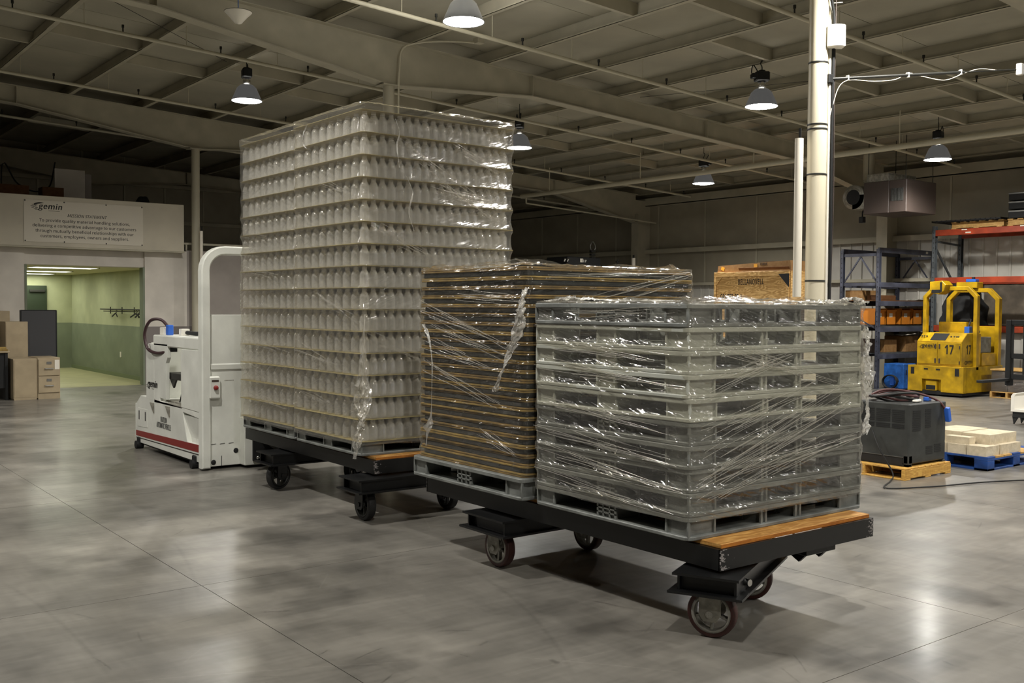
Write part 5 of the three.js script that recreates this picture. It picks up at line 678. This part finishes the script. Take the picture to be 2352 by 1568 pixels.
// ---------------------------------------------------------------- charger on a wooden pallet
function woodPallet(label, x, z, w, d, m, boards) { const t = thing('wooden_pallet', label, 'pallet', [x, 0, z]); for (const q of [0, 0.5, 1]) obj('stringer', bx(0, w, 0.016, 0.1, -d * q - (q === 0 ? 0.04 : q === 1 ? -0.04 : 0.02), -d * q + (q === 0 ? 0 : q === 1 ? 0.0 : 0.02), 0.003), m, t); const n = boards; for (let i = 0; i < n; i++) obj('board', bx(w * i / n + 0.008, w * (i + 1) / n - 0.012, 0.1, 0.116, -d, 0, 0.003), m, t); for (let i = 0; i < 3; i++) obj('board', bx((w - 0.1) * i / 2, (w - 0.1) * i / 2 + 0.1, 0, 0.016, -d, 0, 0.003), m, t); return t; }
woodPallet('yellow pine pallet under the dark charger cabinet', 8.74, -5.24, 0.82, 0.9, M.pineYellow, 7);
{ const t = thing('charger_cabinet', 'dark grey ventilated charger cabinet with coiled hoses on top', 'charger', [8.86, 0.116, -5.28]); const w = 0.66, d = 0.56, h = 0.6;
  obj('case', [bx(0, w, 0.02, h, -d, 0, 0.012)], M.charger, t); obj('skirt', [bx(0, 0.06, 0, 0.1, -0.05, 0, 0), bx(w - 0.05, w, 0, 0.02, -d, 0, 0), bx(0.0, 0.05, 0, 0.02, -d, 0, 0)], M.charger, t); obj('kick_gap', bx(-0.004, 0.0, 0.01, 0.085, -d + 0.02, -0.06, 0), M.blackMatte, t); obj('kick_lip', bx(-0.008, 0.0, 0.085, 0.09, -d, -0.05, 0), M.steel, t);
  for (const [c0, c1] of [[-0.53, -0.37], [-0.35, -0.2], [-0.18, -0.05]]) { for (let i = 0; i < 7; i++) obj('vent_slot', bx(-0.003, 0.0, 0.42 + i * 0.018, 0.43 + i * 0.018, c0, c1, 0), M.blackMatte, t); for (let i = 0; i < 3; i++) obj('vent_slot', bx(-0.003, 0.0, 0.36 + i * 0.016, 0.369 + i * 0.016, c0, c1, 0), M.blackMatte, t); }
  for (const [x0, x1, y0, n] of [[0.06, 0.2, 0.34, 12], [0.28, 0.38, 0.36, 11], [0.3, 0.42, 0.1, 5], [0.45, 0.57, 0.11, 5]]) for (let i = 0; i < n; i++) obj('vent_slot', bx(x0, x1, y0 + i * 0.017, y0 + i * 0.017 + 0.007, 0, 0.003, 0), M.blackMatte, t);
  for (let k = 0; k < 5; k++) { const c = []; for (let i = 0; i <= 16; i++) { const a = i / 16 * Math.PI * 2 * 0.97; c.push([0.3 + (0.22 + 0.02 * k) * Math.cos(a), h + 0.02 + 0.012 * k + 0.02 * Math.sin(a * 2 + k), -0.34 + (0.17 + 0.03 * hash(k, 1)) * Math.sin(a)]); } obj('hose', tube(c, 0.012, 7, 60), k % 2 ? mat(0x4a2422, 0.5) : M.rubber, t); }
  obj('hose', tube([[0.05, h + 0.03, -0.5], [0.2, h + 0.1, -0.4], [0.4, h + 0.08, -0.2], [0.55, h + 0.0, -0.02], [0.6, h - 0.09, 0.03], [0.62, h - 0.12, 0.035]], 0.012, 7, 50), mat(0x4a2422, 0.5), t);
  obj('connector', [bar([0.6, h - 0.06, 0.04], [0.635, h - 0.2, 0.04], 0.05, 0.045, 0.006)], M.blue, t); obj('connector', place(cbx(0.13, 0.04, 0.05, 0.006), 0.52, h + 0.02, -0.12, 0, 0.3, 0), M.blue, t); obj('tape_roll', place(cbx(0.12, 0.02, 0.05, 0.005), 0.26, h + 0.015, -0.08, 0, 0.2, 0), M.white, t);
  tag(obj('floor_cable', tube([[8.75, 0.45, -5.6], [8.7, 0.3, -5.5], [8.72, 0.05, -5.35], [8.6, 0.012, -5.3], [8.2, 0.012, -5.1], [8.6, 0.012, -4.9], [9.2, 0.012, -4.75], [9.6, 0.012, -4.6], [9.9, 0.012, -4.45]], 0.007, 6, 80), M.rubber), 'thin dark cable trailing over the floor from the charger', 'cable'); }
// ---------------------------------------------------------------- blue pallet with stone blocks
{ const t = thing('blue_pallet', 'blue painted block pallet carrying cut stone blocks', 'pallet', [9.95, 0, -5.07]); const w = 1.2, d = 1.0;
  for (const x of [0, 0.53, 1.06]) for (const z of [-1, -0.57, -0.14]) obj('block', bx(x, x + 0.14, 0.02, 0.1, z, z + 0.14, 0.003), M.bluePaint, t);
  for (const x of [0, 0.53, 1.06]) obj('bottom_board', bx(x, x + 0.14, 0, 0.02, -d, 0, 0.002), M.bluePaint, t); for (const z of [-1, -0.14]) obj('bottom_board', bx(0, w, 0, 0.02, z, z + 0.14, 0.002), M.bluePaint, t); for (const z of [-1, -0.57, -0.14]) obj('stringer_board', bx(0, w, 0.1, 0.12, z, z + 0.14, 0.002), M.bluePaint, t); for (let i = 0; i < 7; i++) obj('deck_board', bx(i * 0.175, i * 0.175 + 0.15, 0.12, 0.14, -d, 0, 0.002), i % 3 ? M.pine : M.bluePaint, t);
  const stone = (x0, x1, y0, y1, z0, z1, label) => { const g = new THREE.BoxGeometry(x1 - x0, y1 - y0, z1 - z0, 8, 4, 8); const p = g.attributes.position; for (let i = 0; i < p.count; i++) { const X = p.getX(i) + x0, Y = p.getY(i) + y0, Z = p.getZ(i) + z0, k = 0.006; p.setXYZ(i, p.getX(i) * (1 - 0.012 * vnoise(Y * 22, Z * 22)) + k * (vnoise(Y * 13 + 1, Z * 13 + X) - 0.5), p.getY(i) * (1 - 0.02 * vnoise(X * 20, Z * 20)), p.getZ(i) * (1 - 0.012 * vnoise(X * 22, Y * 22)) + k * (vnoise(X * 14, Y * 14 + Z) - 0.5)); } g.translate((x0 + x1) / 2, (y0 + y1) / 2, (z0 + z1) / 2); g.deleteAttribute('normal'); g.computeVertexNormals(); tag(obj('stone_block', fin(g), M.stone), label, 'block', 'stone blocks on the blue pallet'); };
  const X = 9.97, Z = -5.1, B = 0.14;
  stone(X, X + 0.27, B, B + 0.1, Z - 0.2, Z, 'cream stone block at the front corner of the blue pallet'); stone(X + 0.0, X + 0.26, B, B + 0.1, Z - 0.41, Z - 0.21, 'cream stone block second along the pallet front edge'); stone(X + 0.01, X + 0.26, B, B + 0.1, Z - 0.62, Z - 0.42, 'cream stone block third along the pallet front edge'); stone(X + 0.01, X + 0.26, B, B + 0.1, Z - 0.83, Z - 0.63, 'cream stone block at the charger end of the front edge'); stone(X + 0.29, X + 0.72, B, B + 0.1, Z - 0.2, Z + 0.0, 'long cream stone block on the pallet beside the front corner block'); stone(X + 0.28, X + 0.75, B, B + 0.1, Z - 0.8, Z - 0.22, 'broad cream stone slab in the pallet middle'); stone(X + 0.2, X + 0.75, B + 0.1, B + 0.2, Z - 0.36, Z - 0.06, 'upper cream stone slab lying crosswise on the blocks'); stone(X + 0.2, X + 0.75, B + 0.1, B + 0.205, Z - 0.72, Z - 0.37, 'upper cream stone slab towards the charger cabinet'); stone(X + 0.05, X + 0.17, B + 0.1, B + 0.17, Z - 0.46, Z - 0.2, 'small rough stone block on top of the front row'); }
// ---------------------------------------------------------------- wrapped pallet and truck at the edge
{ woodPallet('pine pallet under the grey wrapped cartons', 18.55, -9.45 + 0.62, 0.9, 0.62, M.pine, 5).position.set(18.4, 0, -8.75); const t = thing('wrapped_cartons', 'grey film wrapped cartons on the pine pallet', 'load', [18.42, 0.116, -9.35]); for (const [z, w] of [[0, 0.29], [0.3, 0.3]]) for (let k = 0; k < 2; k++) obj('carton', bx(0, 0.8, k * 0.19, k * 0.19 + 0.185, z, z + w, 0.008), M.greyBrown, t); obj('wrap', bx(-0.008, 0.81, 0.0, 0.385, -0.008, 0.61, 0.01), M.filmPallet, t); tag(obj('top_board', bx(18.4, 19.2, 0.505, 0.53, -9.37, -8.73, 0.003), M.pine), 'thin pine board on the wrapped cartons', 'board');
  const f = thing('lift_truck', 'black lift truck mast and carriage at the frame edge', 'forklift', [16.0, 0, -7.75]); obj('mast_channel', [bx(0, 0.12, 0.42, 1.46, -0.16, -0.08, 0.006)], M.blackMatte, f); obj('mast_channel', bx(0.0, 0.12, 0.05, 1.46, 0.3, 0.38, 0.006), M.blackMatte, f); for (const y of [1.38, 0.85, 0.52]) obj('carriage_bar', bx(0.02, 0.1, y, y + 0.08, -0.14, 0.5, 0.006), M.blackMatte, f); obj('chain', [rod([0.06, 0.6, 0.1], [0.06, 1.4, 0.1], 0.015, 8), rod([0.06, 0.6, 0.2], [0.06, 1.4, 0.2], 0.015, 8)], M.darkMetal, f); obj('fork', [bx(-0.9, 0.0, 0.5, 0.54, -0.15, -0.05, 0.004)], M.blackMatte, f); obj('chassis', bx(0.0, 0.5, 0.05, 0.3, 0.25, 0.8, 0.02), M.blackMatte, f);
  const s = thing('step_stool', 'small white and black step frame by the stone pallet', 'step', [14.35, 0, -7.0]); obj('shell', prismX([[0, 0.18], [0, 0.4], [0.03, 0.44], [0.08, 0.44], [0.05, 0.4], [0.05, 0.22], [0.3, 0.22], [0.3, 0.18]], 0, 0.3, [], 0.004), M.white, s); obj('body', bx(0.02, 0.28, 0.1, 0.18, 0.02, 0.4, 0), M.blackMatte, s); for (const x of [0.03, 0.25]) obj('leg', prismX([[0.01, 0.12], [0.1, 0.12], [0.03, 0]], x, x + 0.03), M.blackMatte, s); obj('leg', bx(0.02, 0.28, 0, 0.12, 0.3, 0.36, 0), M.blackMatte, s); }
// ---------------------------------------------------------------- machine in the dark bay
{ const t = thing('palletizing_machine', 'dark machine head with drag chain in the unlit bay', 'machine', [15.9, 0, -19.0]); obj('frame', [bx(0, 0.1, 0, 2.4, -0.4, -0.3, 0), bx(1.1, 1.2, 0, 2.4, -0.4, -0.3, 0), bx(0, 0.1, 0, 2.4, 0.3, 0.4, 0), bx(1.1, 1.2, 0, 2.4, 0.3, 0.4, 0)], M.blackMatte, t); obj('head', bx(0.15, 1.25, 2.35, 2.84, -0.4, 0.4, 0.02), M.blackMatte, t); for (const x of [0.25, 0.35, 0.85, 0.92]) obj('air_fitting', rod([x - 0.2, 2.72, 0.4], [x - 0.2, 2.78, 0.44], 0.025, 10), M.chrome, t); obj('label_plate', bx(0.56, 0.66, 2.71, 2.8, 0.4, 0.406, 0), M.paper, t); for (let i = 0; i < 9; i++) obj('chain_link', bx(1.26, 1.4, 2.35 + i * 0.08, 2.41 + i * 0.08, -0.05, 0.05, 0.01), M.darkMetal, t); obj('hose', [tube([[1.3, 3.0, 0], [1.25, 3.15, 0], [1.33, 3.26, 0], [1.42, 3.15, 0], [1.38, 3.0, 0]], 0.018, 6), tube([[1.45, 2.75, 0], [1.55, 2.66, 0], [1.62, 2.6, 0], [1.62, 2.4, 0]], 0.02, 6)], M.steel, t);
  const p = thing('bollard_post', 'pale thin post in the unlit bay', 'post', [18.67, 0, -19.0]); obj('sleeve', rod([0, 0, 0], [0, 2.9, 0], 0.05, 16), M.pvc, p); obj('cap', rod([0, 2.9, 0], [0, 2.98, 0], 0.025, 10), M.blackMatte, p);
  const q = thing('gas_bottle', 'blue gas cylinder with valve in the unlit bay', 'cylinder', [18.1, 1.0, -19.0]); obj('cylinder', lathe([[0, 0], [0.09, 0], [0.1, 0.02], [0.1, 1.5], [0.07, 1.62], [0.03, 1.66], [0, 1.66]], 18), M.bluePaint, q); obj('valve', [rod([0, 1.66, 0], [0, 1.78, 0], 0.02, 8), rod([-0.06, 1.74, 0], [0.06, 1.74, 0], 0.015, 8)], M.darkMetal, q); q.position.y = 0; q.scale.y = 1.6; }
renderer.render(scene, camera);
